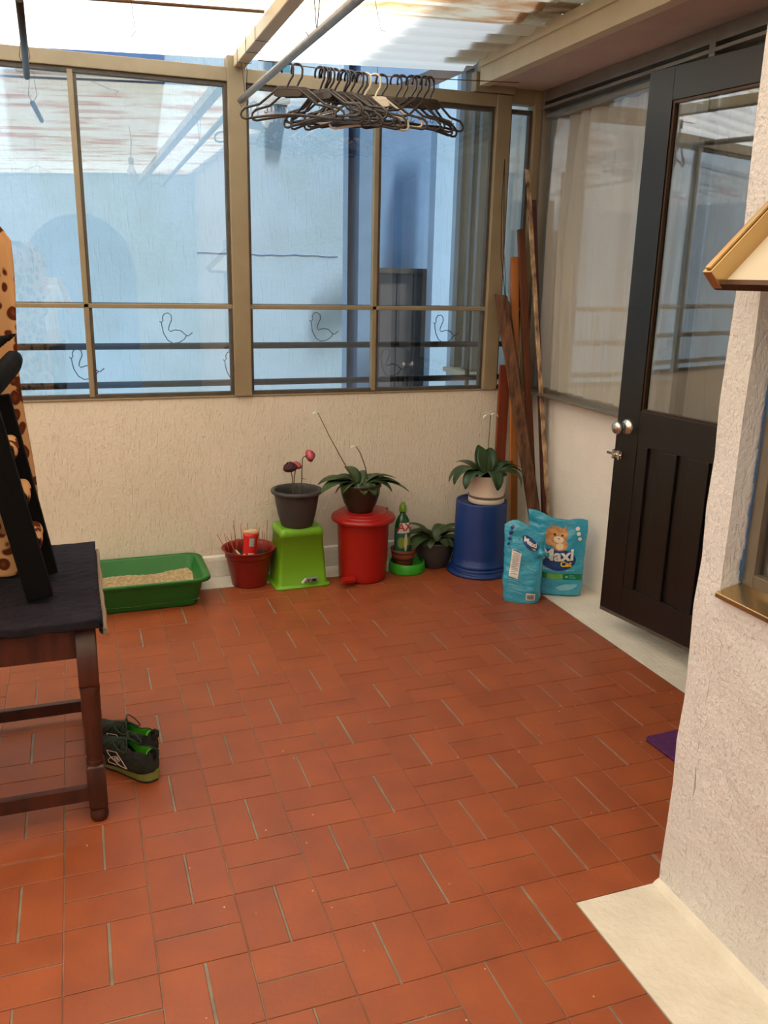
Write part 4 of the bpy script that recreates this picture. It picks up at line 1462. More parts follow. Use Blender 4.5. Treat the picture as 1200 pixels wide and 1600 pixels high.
# brown pot with a spreading dark plant on the bin
BP = (1.332, 4.030, 0.3745)
bp_ = pot('potted_plant', 'dark brown glossy pot with long arching leaves on the red pedal bin', 'potted plant', BP,
          [(0, 0.004), (0.058, 0.004), (0.062, 0.0), (0.066, 0.004), (0.067, 0.012), (0.085, 0.045), (0.099, 0.090), (0.103, 0.128), (0.108, 0.132), (0.110, 0.146), (0.106, 0.150), (0.098, 0.146), (0.096, 0.130)], 'brown_pot', 0.132, 0.099)
LV = [(176, 0.22, 0.068, 0.65, 1.2), (196, 0.235, 0.070, 0.55, 1.25), (160, 0.15, 0.045, 0.9, 1.5), (215, 0.16, 0.045, 0.8, 1.9), (262, 0.12, 0.05, 0.8, 2.2), (290, 0.13, 0.05, 0.7, 2.2), (325, 0.17, 0.046, 0.7, 1.7),
      (350, 0.22, 0.045, 0.55, 1.25), (8, 0.20, 0.045, 0.6, 1.0), (30, 0.17, 0.045, 0.7, 1.3), (75, 0.15, 0.05, 0.9, 1.2), (110, 0.15, 0.048, 1.25, 1.3), (135, 0.15, 0.045, 0.8, 1.2), (340, 0.25, 0.040, 0.40, 1.1), (240, 0.10, 0.03, 0.9, 1.8), (0, 0.13, 0.04, 1.1, 1.4)]
for az, ln, wd, rs, dp in LV:
    l_ = nb(); leaf(l_, (0.02 * math.cos(R(az)), 0.02 * math.sin(R(az)), 0.135), R(az), ln * 0.98, wd * 1.45, rs * 0.9, dp)
    obj('leaf', l_, 'leaf', bp_, solid=(0.0008, 0))
l_ = nb(); leaf(l_, (-0.09, -0.02, 0.15), R(190), 0.075, 0.014, -0.2, 1.2); o = obj('leaf', l_, 'leaf_dry', bp_, solid=(0.0008, 0)); o['label'] = 'withered brown leaf hanging over the rim'
for pts, fl in (([(-0.02, 0, 0.135), (-0.09, 0.01, 0.26), (-0.16, 0.02, 0.39), (-0.222, 0.02, 0.515)], 1), ([(0.045, 0.01, 0.135), (0.03, 0.01, 0.22), (0.0, 0.01, 0.30), (-0.025, 0.01, 0.338)], 1)):
    s_ = nb(); tube(s_, pts, 0.0026, 6, radii=[0.0032, 0.0028, 0.0024, 0.002]); so = obj('flower_stalk', s_, 'stem', bp_)
    f_ = nb()
    e = Vector(pts[-1])
    for a in (0.15, 2.7, 3.4):
        leaf(f_, e, a, 0.032, 0.014, 0.15, 0.9, nu=2, nv=5)
    obj('flower', f_, 'petal_white', so, solid=(0.0006, 0))

# green dish, terracotta pot and green bottle
SD = (1.625, 4.090)
t = thing('green_dish', 'bright green round dish under the terracotta pot', 'dish', (SD[0], SD[1], 0))
bm = nb(); lathe(bm, [(0, 0.004), (0.098, 0.004), (0.100, 0.0), (0.101, 0.004), (0.096, 0.052), (0.093, 0.055), (0.091, 0.052), (0.094, 0.010), (0.09, 0.008), (0, 0.008)], 40); obj('dish_shell', bm, 'green_dish', t)
t = thing('terracotta_pot', 'small banded terracotta pot in the green dish holding the green bottle', 'plant pot', (SD[0] - 0.022, SD[1] + 0.0, 0.0085))
bm = nb(); lathe(bm, [(0, 0.003), (0.044, 0.003), (0.046, 0.0), (0.048, 0.004), (0.058, 0.068), (0.063, 0.070), (0.066, 0.090), (0.067, 0.094), (0.064, 0.096), (0.067, 0.104), (0.071, 0.116), (0.070, 0.120), (0.065, 0.118), (0.060, 0.09), (0.045, 0.012), (0, 0.012)], 36); obj('pot', bm, 'terracotta', t)
bm = nb(); lathe(bm, [(0.0655, 0.094), (0.0672, 0.096), (0.0672, 0.101), (0.0660, 0.104)], 36); lathe(bm, [(0.0585, 0.063), (0.0602, 0.065), (0.0602, 0.069), (0.0590, 0.070)], 36); obj('dark_band', bm, 'pot_dark', t)
t = thing('bottle', 'green cleaning bottle with a red and white label standing in the terracotta pot', 'bottle', (SD[0] - 0.030, SD[1] + 0.004, 0.0210))
BH = [(0, 0.002), (0.040, 0.0), (0.044, 0.006), (0.045, 0.03), (0.045, 0.20), (0.043, 0.235), (0.036, 0.265), (0.025, 0.285), (0.0165, 0.296), (0.0155, 0.312), (0, 0.312)]
bm = nb(); lathe(bm, BH, 32, sy_=0.72); obj('bottle_body', bm, 'bottle', t)
bm = nb(); lathe(bm, [(0.0, 0.3121), (0.0205, 0.3125), (0.021, 0.316), (0.019, 0.345), (0.012, 0.349), (0.010, 0.362), (0, 0.363)], 24); obj('bottle_cap', bm, 'bottle_cap', t)


def botp(x, z, off=0.0008):
    a = -PI / 2 + x / 0.045
    return Vector(((0.045 + off) * math.cos(a), (0.045 * 0.72 + off) * math.sin(a), z))


bm = nb(); patch(bm, botp, -0.062, 0.062, 0.09, 0.225, n=20); obj('label_panel', bm, 'label_teal', t)
bm = nb(); patch(bm, lambda x, z: botp(x, z, 0.0014), -0.040, 0.040, 0.198, 0.206, n=14)
prism_pts = [(-0.03, 0.206), (0.035, 0.206), (0.040, 0.262), (-0.010, 0.262)]


def botp2(x, z, off=0.0022):
    r_ = 0.045 if z < 0.2 else 0.045 - 0.002 * ((z - 0.2) / 0.035) if z < 0.235 else 0.043 - 0.007 * ((z - 0.235) / 0.03)
    a = -PI / 2 + x / 0.045
    return Vector(((r_ + off) * math.cos(a), (r_ * 0.72 + off) * math.sin(a), z))


grid(bm, lambda u, v: botp2(-0.034 + u * 0.068 + 0.006 * v, 0.206 + v * 0.048, 0.0018), 12, 5)
obj('logo_ground', bm, 'white_print', t)
bm = nb(); text_mesh(bm, 'AX', 0.060, lambda u, v: botp2(u + 0.002, 0.230 + v, 0.0030), bold=0.001); obj('logo_lettering', bm, 'red_print', t)
bm = nb()
for cx_, cz_, r_, mi in ((-0.016, 0.145, 0.024, 0), (0.034, 0.150, 0.020, 0)):
    grid(bm, lambda u, v: botp(cx_ + math.cos(u * 2 * PI) * r_ * max(v, 0.01), cz_ + math.sin(u * 2 * PI) * r_ * 1.3 * max(v, 0.01), 0.0016), 24, 4)
obj('lime_print', bm, 'label_green', t)
bm = nb(); grid(bm, lambda u, v: botp(0.008 + (u - 0.5) * (0.008 + 0.012 * math.sin(v * PI)), 0.096 + v * 0.098, 0.0022), 4, 10); obj('cream_print', bm, 'cream_print', t)

# black pot with a low leafy plant
KP = (1.800, 4.125, 0)
kp = pot('potted_plant', 'black round pot with drooping dark leaves on the floor left of the blue bucket', 'potted plant', KP,
         [(0, 0.004), (0.066, 0.004), (0.070, 0.0), (0.076, 0.006), (0.094, 0.05), (0.105, 0.095), (0.108, 0.130), (0.112, 0.135), (0.115, 0.146), (0.113, 0.152), (0.105, 0.150), (0.102, 0.135)], 'grey_pot', 0.135, 0.104)
for k in range(24):
    az = k * 360 / 24 + random.uniform(-8, 8)
    near = math.cos(R(az) + PI / 2)     # >0 towards the room
    ln = random.uniform(0.17, 0.215) * (0.72 if abs(math.sin(R(az))) > 0.6 else 1.0)
    l_ = nb(); leaf(l_, (0.015 * math.cos(R(az)), 0.015 * math.sin(R(az)), 0.138), R(az), ln, random.uniform(0.052, 0.068), random.uniform(0.6, 1.25), random.uniform(1.5, 2.1))
    obj('leaf', l_, 'leaf', kp, solid=(0.0008, 0))
l_ = nb(); leaf(l_, (0.09, -0.03, 0.15), R(-20), 0.09, 0.025, -0.3, 1.2); o = obj('leaf', l_, 'leaf_dry', kp, solid=(0.0008, 0)); o['label'] = 'yellowed leaf hanging on the right'

# blue bucket upside down on its lid
t = thing('blue_bucket', 'dark blue plastic bucket standing upside down under the ivory pot', 'bucket', (2.000, 3.972, 0))
bm = nb()
lathe(bm, [(0.150, 0.048), (0.152, 0.052), (0.150, 0.066), (0.146, 0.068), (0.147, 0.078), (0.143, 0.082), (0.141, 0.10), (0.137, 0.392), (0.136, 0.400), (0.133, 0.403), (0.128, 0.400), (0.125, 0.394), (0, 0.393)], 56)
obj('bucket_body', bm, 'blue_bucket', t)
bm = nb()
lathe(bm, [(0, 0.004), (0.158, 0.004), (0.166, 0.0), (0.172, 0.006), (0.170, 0.016), (0.158, 0.018), (0.154, 0.030), (0.156, 0.036), (0.151, 0.044), (0.140, 0.047), (0, 0.047)], 56)
obj('bucket_lid', bm, 'blue_bucket', t)
bm = nb(); tube(bm, [(0.152 * math.cos(a), 0.152 * math.sin(a) - 0.012, 0.036 - 0.02 * math.sin(-a)) for a in [R(190 + k * 8) for k in range(21)]], 0.004, 6); obj('bucket_handle', bm, 'blue_bucket', t)

# ivory pot with broad leaves
IP = (2.018, 3.955, 0.3945)
ip = pot('potted_plant', 'ivory pot with a brown band and broad glossy leaves on the blue bucket', 'potted plant', IP,
         [(0, 0.004), (0.088, 0.004), (0.092, 0.0), (0.096, 0.004), (0.097, 0.022), (0.094, 0.028), (0.093, 0.034), (0.102, 0.143), (0.105, 0.147), (0.105, 0.153), (0.101, 0.155), (0.097, 0.150), (0.094, 0.13)], 'white_pot', 0.135, 0.098)
bm = nb(); lathe(bm, [(0.0965, 0.030), (0.0995, 0.033), (0.1000, 0.040), (0.0965, 0.043)], 40); obj('pot_band', bm, 'band', ip)
BL = [(168, 0.22, 0.085, 0.95, 2.55), (188, 0.23, 0.080, 1.05, 2.75), (208, 0.21, 0.075, 0.95, 2.75), (262, 0.20, 0.075, 1.05, 3.0), (318, 0.21, 0.060, 1.0, 2.9), (345, 0.23, 0.065, 0.95, 2.7),
      (0, 0.18, 0.07, 0.9, 1.6), (25, 0.19, 0.08, 1.0, 1.7), (60, 0.17, 0.085, 1.3, 1.0), (100, 0.16, 0.095, 1.45, 0.5), (130, 0.17, 0.075, 1.0, 1.5), (352, 0.16, 0.055, 1.0, 1.9), (300, 0.15, 0.06, 0.9, 1.5), (230, 0.15, 0.06, 0.9, 1.5)]
for az, ln, wd, rs, dp in BL:
    l_ = nb(); leaf(l_, (0.045 * math.cos(R(az)), 0.045 * math.sin(R(az)), 0.140), R(az), ln, wd, rs, dp, fold=0.12, nu=6)
    obj('leaf', l_, 'leaf_big', ip, solid=(0.001, 0))
l_ = nb(); leaf(l_, (-0.022, -0.03, 0.155), R(95), 0.155, 0.085, 1.25, 0.35, fold=0.06, nu=6); obj('leaf', l_, 'leaf_big', ip, solid=(0.001, 0))
s_ = nb(); tube(s_, [(-0.025, -0.03, 0.14), (-0.020, -0.03, 0.30), (-0.016, -0.03, 0.472)], 0.002, 6); so = obj('flower_stalk', s_, 'leaf', ip)
f_ = nb()
for a, rs in ((0.05, 0.5), (PI, 0.4), (2.7, 0.7)):
    leaf(f_, (-0.016, -0.03, 0.472), a, 0.055, 0.018, rs, 2.0, nu=2, nv=6)
obj('flower', f_, 'petal_white', so, solid=(0.0006, 0))

# ------------------------------------------------------------------ two turquoise litter bags


def make_bag(name, label, loc, rz, W, D, H, tilt=0.0, seed=0, top_w=1.15, sag=0.0, group=None):
    """stand-up pouch: boxy foot, pinched flat top seam; returns thing and a surface function"""
    t_ = thing(name, label, 'bag', loc, rz, group)
    t_.rotation_euler = (tilt, 0, rz)

    def sec(v):
        k = v ** 1.5
        w_ = W * (1 + (top_w - 1) * max(0, (v - 0.45) / 0.55) ** 1.3) * (0.965 + 0.035 * min(1, v * 8))
        d_ = D * (1 - max(0, (v - 0.12) / 0.88) ** 1.6) + 0.004
        return w_, d_

    def crink(p):
        return 0.008 * noise.noise(Vector((p.x * 10 + seed, p.y * 10, p.z * 14))) + 0.0035 * noise.noise(Vector((p.x * 16, seed, p.z * 44 + p.x * 20)))

    def top_h(u):
        return H * (1 + 0.05 * math.sin(u * 3.1 + seed) * 1.0 - 0.04 * abs(u) ** 2) - sag * u

    def surf(a, v):
        """a: angle round the section, v: 0..1 height"""
        w_, d_ = sec(v)
        n_ = 0.38 if v < 0.9 else 0.38 + (v - 0.9) * 6
        c, s = math.cos(a), math.sin(a)
        x = math.copysign(abs(c) ** n_, c) * w_ / 2
        y = math.copysign(abs(s) ** (0.55), s) * d_ / 2
        u = x / (w_ / 2)
        y *= (1 - 0.25 * abs(u) ** 3)
        p = Vector((x, y, v * top_h(u)))
        k = crink(p) * min(1, v * 5 + 0.1) * (1 if v < 0.96 else 0.6)
        p.y += k * 1.2 + 0.012 * math.sin(v * 3) * 0.5
        p.x += crink(p + Vector((3, 3, 3))) * 0.8
        return p

    def front(x, z, off=0.0012):
        """point on the front (-y) face, x in metres, z height"""
        lo, hi = -PI + 0.001, -0.001
        v = max(0.0, min(1.0, z / H))
        for _ in range(22):
            mid = (lo + hi) / 2
            if surf(mid, v).x < x:
                lo = mid
            else:
                hi = mid
        p = surf((lo + hi) / 2, v)
        return Vector((x, p.y - off, p.z))
    b_ = nb()
    NA, NV = 72, 44
    vs = [[b_.verts.new(surf(2 * PI * i / NA, j / NV)) for i in range(NA)] for j in range(NV + 1)]
    for j in range(NV):
        for i in range(NA):
            f = b_.faces.new([vs[j][i], vs[j][(i + 1) % NA], vs[j + 1][(i + 1) % NA], vs[j + 1][i]])
            f.smooth = True
    b_.faces.new(vs[0][::-1])
    b_.faces.new(vs[-1])
    obj('bag_body', b_, 'bag', t_)
    return t_, front


def blob(bm_, f, cx_, cz_, rx, rz_, off, rot=0.0, n=28, m_=5, wob=0.0, mi=0):
    off = off + 0.0016

    def fn(u, v):
        a = u * 2 * PI
        r_ = max(v, 0.02) * (1 + wob * math.sin(a * 5) + wob * math.sin(a * 3 + 1))
        x, z = rx * r_ * math.cos(a), rz_ * r_ * math.sin(a)
        return f(cx_ + x * math.cos(rot) - z * math.sin(rot), cz_ + x * math.sin(rot) + z * math.cos(rot), off)
    grid(bm_, fn, n, m_, mi)


# nearer bag, turned to show its back panel
b1, f1 = make_bag('litter_bag', 'turquoise bag standing in front with a white text panel, nearer of the two bags', (2.020, 3.520, 0.0), R(-33), 0.190, 0.125, 0.390, R(2), 3, 1.08, 0.012, 'turquoise cat litter bags')
bm = nb(); blob(bm, f1, 0.030, 0.318, 0.040, 0.030, 0.0018, R(-8)); obj('logo_oval', bm, 'bag_navy', b1)
bm = nb(); text_mesh(bm, 'Maxi', 0.034, lambda u, v: f1(0.030 + u, 0.322 + v, 0.0046), bold=0.0012); obj('logo_lettering', bm, 'white_print', b1)
bm = nb(); text_mesh(bm, 'cat', 0.016, lambda u, v: f1(0.048 + u, 0.300 + v, 0.0034), bold=0.0006); obj('logo_lettering', bm, 'yellow_print', b1)
for k, r_ in enumerate((0.0095, 0.0105, 0.009, 0.0075)):
    bm = nb(); blob(bm, f1, -0.062 - k * 0.004, 0.360 - k * 0.0245, r_, r_, 0.002, n=16, m_=3); obj('dot', bm, 'bag_navy', b1)
bm = nb()
grid(bm, lambda u, v: f1(-0.064 + u * 0.046 + 0.010 * v, 0.130 + v * 0.130 - 0.01 * u, 0.0028), 16, 30); obj('text_panel', bm, 'white_print', b1)
bm = nb()
for k in range(13):
    z0 = 0.142 + k * 0.0082
    grid(bm, lambda u, v: f1(-0.056 + u * (0.032 - 0.008 * (k % 3 == 1)) + 0.010 * (z0 - 0.13) / 0.13, z0 + v * 0.0028, 0.0042), 10, 1)
obj('text_lines', bm, 'grey_print', b1)
bm = nb(); grid(bm, lambda u, v: f1(-0.050 + u * 0.036, 0.253 + v * 0.004 - 0.004 * u, 0.0042), 6, 1); obj('text_heading', bm, 'rose_dark', b1)
bm = nb()
for k, (x, z, w) in enumerate(((0.002, 0.27, 0.055), (0.006, 0.225, 0.060), (0.006, 0.210, 0.055), (0.006, 0.195, 0.060), (0.006, 0.178, 0.050), (-0.062, 0.118, 0.070), (-0.062, 0.108, 0.045), (-0.062, 0.090, 0.072), (-0.062, 0.074, 0.055), (-0.05, 0.058, 0.06))):
    grid(bm, lambda u, v: f1(x + u * w, z + v * 0.0022 - 0.006 * u, 0.0018), 8, 1)
obj('fine_print', bm, 'bag_pale', b1)
bm = nb(); grid(bm, lambda u, v: f1(0.028 + u * 0.044, 0.022 + v * 0.040, 0.0020), 8, 6); obj('barcode_label', bm, 'white_print', b1)
bm = nb()
for k in range(11):
    grid(bm, lambda u, v: f1(0.033 + k * 0.0031 + u * (0.0019 if k % 3 else 0.0011), 0.028 + v * 0.027, 0.0030), 1, 4)
obj('barcode', bm, 'black_print', b1)
# pinched corner spout with teal cap
t = nb(); tube(t, [(0, 0, 0), (0.018, -0.006, -0.002), (0.03, -0.008, -0.004)], 0.012, 14, radii=[0.026, 0.0135, 0.010]); sp_ = obj('spout', t, 'bag', b1, loc=(0.078, -0.028, 0.262))
t = nb(); tube(t, [(0.028, -0.008, -0.004), (0.046, -0.010, -0.006)], 0.0125, 14); obj('spout_cap', t, mat('teal_cap', rgb(10, 120, 124), rough=0.35), b1, loc=(0.078, -0.028, 0.262))

# further bag, front with the kitten
b2, f2 = make_bag('litter_bag', 'turquoise bag printed with a ginger kitten, leaning by the white wall behind the other', (2.225, 3.555, 0.0), R(-30), 0.285, 0.105, 0.402, R(-3), 11, 1.04, 0.020, 'turquoise cat litter bags')
b2.location.z = 0.003
bm = nb(); blob(bm, f2, 0.008, 0.190, 0.092, 0.058, 0.0018, R(-2), n=40, m_=10); obj('logo_oval', bm, 'bag_navy', b2)
bm = nb(); text_mesh(bm, 'Maxi', 0.086, lambda u, v: f2(0.006 + u, 0.212 + v + 0.06 * u, 0.0062), bold=0.0030); obj('logo_lettering', bm, 'white_print', b2)
bm = nb(); text_mesh(bm, 'Cat', 0.038, lambda u, v: f2(0.052 + u, 0.168 + v, 0.0068), bold=0.0016); obj('logo_lettering', bm, 'yellow_print', b2)
bm = nb()
blob(bm, f2, 0.000, 0.318, 0.052, 0.046, 0.0022, wob=0.03, n=40, m_=8)
blob(bm, f2, -0.038, 0.300, 0.026, 0.040, 0.0022, n=20)
for s in (-1, 1):
    grid(bm, lambda u, v: f2(0.004 + s * (0.018 + u * 0.026 * (1 - v) + v * 0.020), 0.343 + v * 0.032 - u * 0.012, 0.0044), 5, 5)
blob(bm, f2, 0.016, 0.268, 0.040, 0.030, 0.0022, n=24)
obj('kitten_picture', bm, 'fur_print', b2)
bm = nb()
blob(bm, f2, 0.008, 0.297, 0.026, 0.017, 0.0042, n=20)
blob(bm, f2, 0.016, 0.262, 0.020, 0.018, 0.0032, n=20)
obj('kitten_muzzle', bm, 'fur_light', b2)
bm = nb()
for s in (-1, 1):
    blob(bm, f2, 0.006 + s * 0.019, 0.320, 0.0065, 0.0060, 0.0048, n=12, m_=2)
blob(bm, f2, 0.008, 0.303, 0.004, 0.003, 0.0058, n=10, m_=2)
obj('kitten_eyes', bm, 'black_print', b2)
bm = nb(); grid(bm, lambda u, v: f2(-0.136 + u * 0.272, 0.086 + v * 0.030, 0.0028), 40, 4); obj('green_band', bm, 'bag_green', b2)
bm = nb(); grid(bm, lambda u, v: f2(-0.038 + u * 0.078, 0.087 + v * 0.028, 0.0042), 14, 4); obj('green_band_panel', bm, 'bag_green2', b2)
bm = nb()
text_mesh(bm, 'absorbente para gatos', 0.0185, lambda u, v: f2(0.012 + u, 0.136 + v, 0.0026), bold=0.0003)
grid(bm, lambda u, v: f2(0.055 + u * 0.010, 0.096 + v * 0.010, 0.0034), 2, 2)
for k in range(3):
    grid(bm, lambda u, v: f2(0.072 + u * (0.034 - 0.006 * k), 0.094 + k * 0.006 + v * 0.002, 0.0034), 6, 1)
obj('white_lettering', bm, 'bag_pale', b2)
for k, r_ in enumerate((0.0105, 0.0100, 0.0095)):
    bm = nb(); blob(bm, f2, 0.098 + k * 0.007, 0.352 - k * 0.026, r_, r_, 0.0022, n=16, m_=3); obj('dot', bm, 'white_print', b2)
bm = nb(); blob(bm, f2, 0.062, 0.046, 0.052, 0.016, 0.0016, R(10), wob=0.05); obj('pale_patch', bm, 'bag_pale', b2)

# thin carrier bag hanging behind the door edge
t = thing('carrier_bag', 'thin white plastic bag hanging on the right wall behind the door edge', 'bag', (2.40, 3.22, 0.50))
bm = nb()


def cb(u, v):
    a = u * 2 * PI
    z = 0.30 * v
    w_ = 0.085 * (1 - 0.25 * v) * (0.55 + 0.45 * min(1, v * 2.2)) + 0.006 * noise.noise(Vector((math.cos(a) * 2, math.sin(a) * 2, v * 5)))
    d_ = 0.032 * (1 - 0.75 * v) * (0.4 + 0.6 * min(1, v * 4))
    return Vector((d_ * math.cos(a), w_ * math.sin(a), z))


grid(bm, cb, 40, 16, wrap=True)
for s in (-1, 1):
    tube(bm, [(0, s * 0.045, 0.29), (0.005, s * 0.03, 0.34), (0.03, 0, 0.375)], 0.005, 6, flat=0.4)
obj('bag_film', bm, 'plastic_bag', t)
bm = nb()
for k_ in range(5):
    a = 2 * PI * k_ / 5
    lathe(bm, [(0, 0), (0.011, 0.0), (0.011, 0.002), (0, 0.002)], 12, c=(0.014 * math.cos(a), 0.014 * math.sin(a), 0))
for v in bm.verts:
    v.co = Vector((-0.0275 - v.co.z, v.co.x + 0.03, v.co.y + 0.085))
obj('printed_flower', bm, 'yellow_print', t)

# ------------------------------------------------------------------ mat, shoes
bm = nb()
rloft(bm, [(0.60, 0.36, 0.02, 0.001), (0.60, 0.36, 0.02, 0.010), (0.594, 0.354, 0.018, 0.012)], cap1=True)
o = obj('door_mat', bm, 'mat_purple', loc=(2.03, 2.02, 0.001))
o.rotation_euler = (0, 0, R(3))
o.location = (2.09, 2.02, 0.0005)
tag(o, 'purple carpet door mat half hidden behind the near wall end', 'mat')


def make_shoe(label):
    t_ = thing('running_shoe', label, 'shoe', (0, 0, 0), 0, 'pair of running shoes under the table')
    L = 0.275
    # x = 0 heel .. L toe ; half width, sole top, upper top
    keys = [(0.0, 0.008, 0.034, 0.088), (0.006, 0.019, 0.033, 0.092), (0.016, 0.028, 0.032, 0.096), (0.035, 0.033, 0.030, 0.097), (0.08, 0.034, 0.027, 0.084), (0.12, 0.034, 0.024, 0.090), (0.16, 0.040, 0.022, 0.080), (0.20, 0.045, 0.022, 0.064), (0.24, 0.040, 0.026, 0.050), (0.268, 0.022, 0.032, 0.040), (0.275, 0.006, 0.036, 0.038)]

    def k(x):
        for a, b in zip(keys, keys[1:]):
            if x <= b[0]:
                f = (x - a[0]) / (b[0] - a[0])
                f = f * f * (3 - 2 * f) * 0.5 + f * 0.5
                return [a[i] + (b[i] - a[i]) * f for i in range(1, 4)]
        return list(keys[-1][1:])

    def toe_lift(x):
        return 0.022 * max(0, (x - 0.16) / 0.115) ** 1.8
    up_ = nb()
    NX, NT = 60, 22
    rows = []
    for i in range(NX + 1):
        x = L * i / NX
        hw, zs, zt = k(x)
        zs += toe_lift(x); zt += toe_lift(x) * 0.8
        row = []
        for j in range(NT + 1):
            th = PI * j / NT
            c, s = math.cos(th), math.sin(th)
            y = -hw * math.copysign(abs(c) ** 0.65, c) * (1 - 0.35 * s ** 2 * (1 if x < 0.18 else 0.4))
            z = zs + (zt - zs) * abs(s) ** 0.85
            row.append(up_.verts.new((x + (0.012 * s if x < 0.01 else 0), y, z)))
        rows.append(row)
    for i in range(NX):
        x = L * (i + 0.5) / NX
        for j in range(NT):
            th = (j + 0.5) / NT
            if 0.012 < x < 0.108 and (0.36 if x > 0.08 else 0.31) < th < (0.64 if x > 0.08 else 0.69):
                continue
            f = up_.faces.new([rows[i][j], rows[i][j + 1], rows[i + 1][j + 1], rows[i + 1][j]])
            f.smooth = True
    up_.faces.new(rows[0])
    o_ = obj('upper', up_, ['shoe_green', 'shoe_black'], t_, solid=(0.004, -1, 1))
    # inside
    b_ = nb()
    grid(b_, lambda u, v: Vector((0.006 + u * 0.20, (v - 0.5) * 2 * max(0.004, k(0.006 + u * 0.20)[0] - 0.007), 0.037)), 16, 4)
    obj('insole', b_, 'shoe_green', t_, solid=(0.002, 0))
    for nm, z0, z1, ex, mname in (('midsole', 0.008, None, 0.006, 'shoe_sole'), ('outsole', 0.0, 0.009, 0.003, 'shoe_tread')):
        s_ = nb()
        lo, hi = [], []
        path = []
        for i in range(NX + 1):
            x = L * i / NX
            path.append((x, 1))
        pl = [(x, k(x)[0] + ex) for x, _ in path]
        outline = [(x - (ex if i == 0 else 0), -h * (0.75 if i == 0 else 1)) for i, (x, h) in enumerate(pl)] + [(x + (ex if i == 0 else 0), h * 0.9) for i, (x, h) in enumerate(pl[::-1])]
        for x, y in outline:
            xx = max(0, min(L, x))
            lift = toe_lift(xx)
            zt_ = (k(xx)[1] + 0.003) if z1 is None else z1
            lo.append(s_.verts.new((x, y * 0.92, z0 + lift)))
            hi.append(s_.verts.new((x, y, zt_ + lift)))
        n_ = len(lo)
        for i in range(n_):
            s_.faces.new([lo[i], lo[(i + 1) % n_], hi[(i + 1) % n_], hi[i]])
        for i in range(n_ // 2 - 1):
            s_.faces.new([lo[i], lo[n_ - 1 - i], lo[n_ - 2 - i], lo[i + 1]])
            s_.faces.new([hi[i], hi[i + 1], hi[n_ - 2 - i], hi[n_ - 1 - i]])
        obj(nm, s_, mname, t_)
    l_ = nb()
    for i in range(7):
        x = 0.112 + i * 0.0145
        hw, zs, zt = k(x)
        z = zt + toe_lift(x) * 0.8 + 0.002
        x2 = x + 0.012
        z2 = k(x2)[2] + toe_lift(x2) * 0.8 + 0.002
        tube(l_, [(x, -0.026, z - 0.012), (x + 0.003, -0.012, z), (x2, 0.012, z2), (x2, 0.026, z2 - 0.012)], 0.0024, 5)
        tube(l_, [(x, 0.026, z - 0.012), (x + 0.003, 0.012, z), (x2, -0.012, z2), (x2, -0.026, z2 - 0.012)], 0.0024, 5)
    for s in (-1, 1):
        loop = [(0.112 + 0.035 * math.sin(a) * 0.7, s * (0.004 + 0.034 * math.sin(a / 2) * 1.0), 0.098 + 0.012 * math.sin(a) - 0.012 * math.sin(a / 2)) for a in [q * PI / 8 for q in range(17)]]
        tube(l_, loop, 0.0022, 5)
        tube(l_, [(0.112, 0, 0.098), (0.135, s * 0.02, 0.096), (0.160, s * 0.042, 0.074), (0.175, s * 0.046, 0.060)], 0.0022, 5)
    obj('laces', l_, 'lace', t_)
    h_ = nb()
    tube(h_, [(0.010, 0, 0.090), (-0.008, 0, 0.104), (-0.018, 0, 0.104), (-0.016, 0, 0.090), (-0.002, 0, 0.076)], 0.0035, 6, flat=2.0)
    obj('heel_loop', h_, 'shoe_black', t_)
    for side in (-1, 1):
        p_ = nb()

        def sp2(x, z):
            hw, zs, zt = k(x)
            zs += toe_lift(x)
            f = max(0.0, min(1.0, (z - zs) / (zt - zs)))
            s = f ** (1 / 0.85)
            c = math.sqrt(max(0, 1 - s * s))
            return Vector((x, side * (hw * c ** 0.65 * (1 - 0.35 * s * s) + 0.0055), z))
        for pl in ([(0.165, 0.062), (0.125, 0.066), (0.095, 0.050), (0.072, 0.034), (0.100, 0.034), (0.135, 0.046), (0.165, 0.062)],
                   [(0.140, 0.050), (0.120, 0.056), (0.104, 0.048), (0.120, 0.041), (0.140, 0.050)],
                   [(0.120, 0.041), (0.108, 0.034)], [(0.140, 0.050), (0.150, 0.040), (0.146, 0.034), (0.118, 0.032)],
                   [(0.128, 0.050), (0.118, 0.052), (0.113, 0.048), (0.122, 0.045), (0.128, 0.050)]):
            dense = []
            for a, b in zip(pl, pl[1:]):
                for q in range(5):
                    dense.append((a[0] + (b[0] - a[0]) * q / 5, a[1] + (b[1] - a[1]) * q / 5))
            dense.append(pl[-1])
            tube(p_, [sp2(x, z) for x, z in dense], 0.0012, 5)
        obj('side_emblem', p_, 'shoe_print', t_)
    return t_


s1 = make_shoe('black running shoe with green lining, the nearer of the pair by the table leg')
s1.location = (0.140, 2.445, 0.0); s1.rotation_euler = (0, 0, R(128)); s1.scale = (1.06, 1.1, 1.12)
s2 = copy_thing(s1, (0.150, 2.560, 0.0), (0, 0, R(131)), 'black running shoe with green lining, the further of the pair by the table leg')

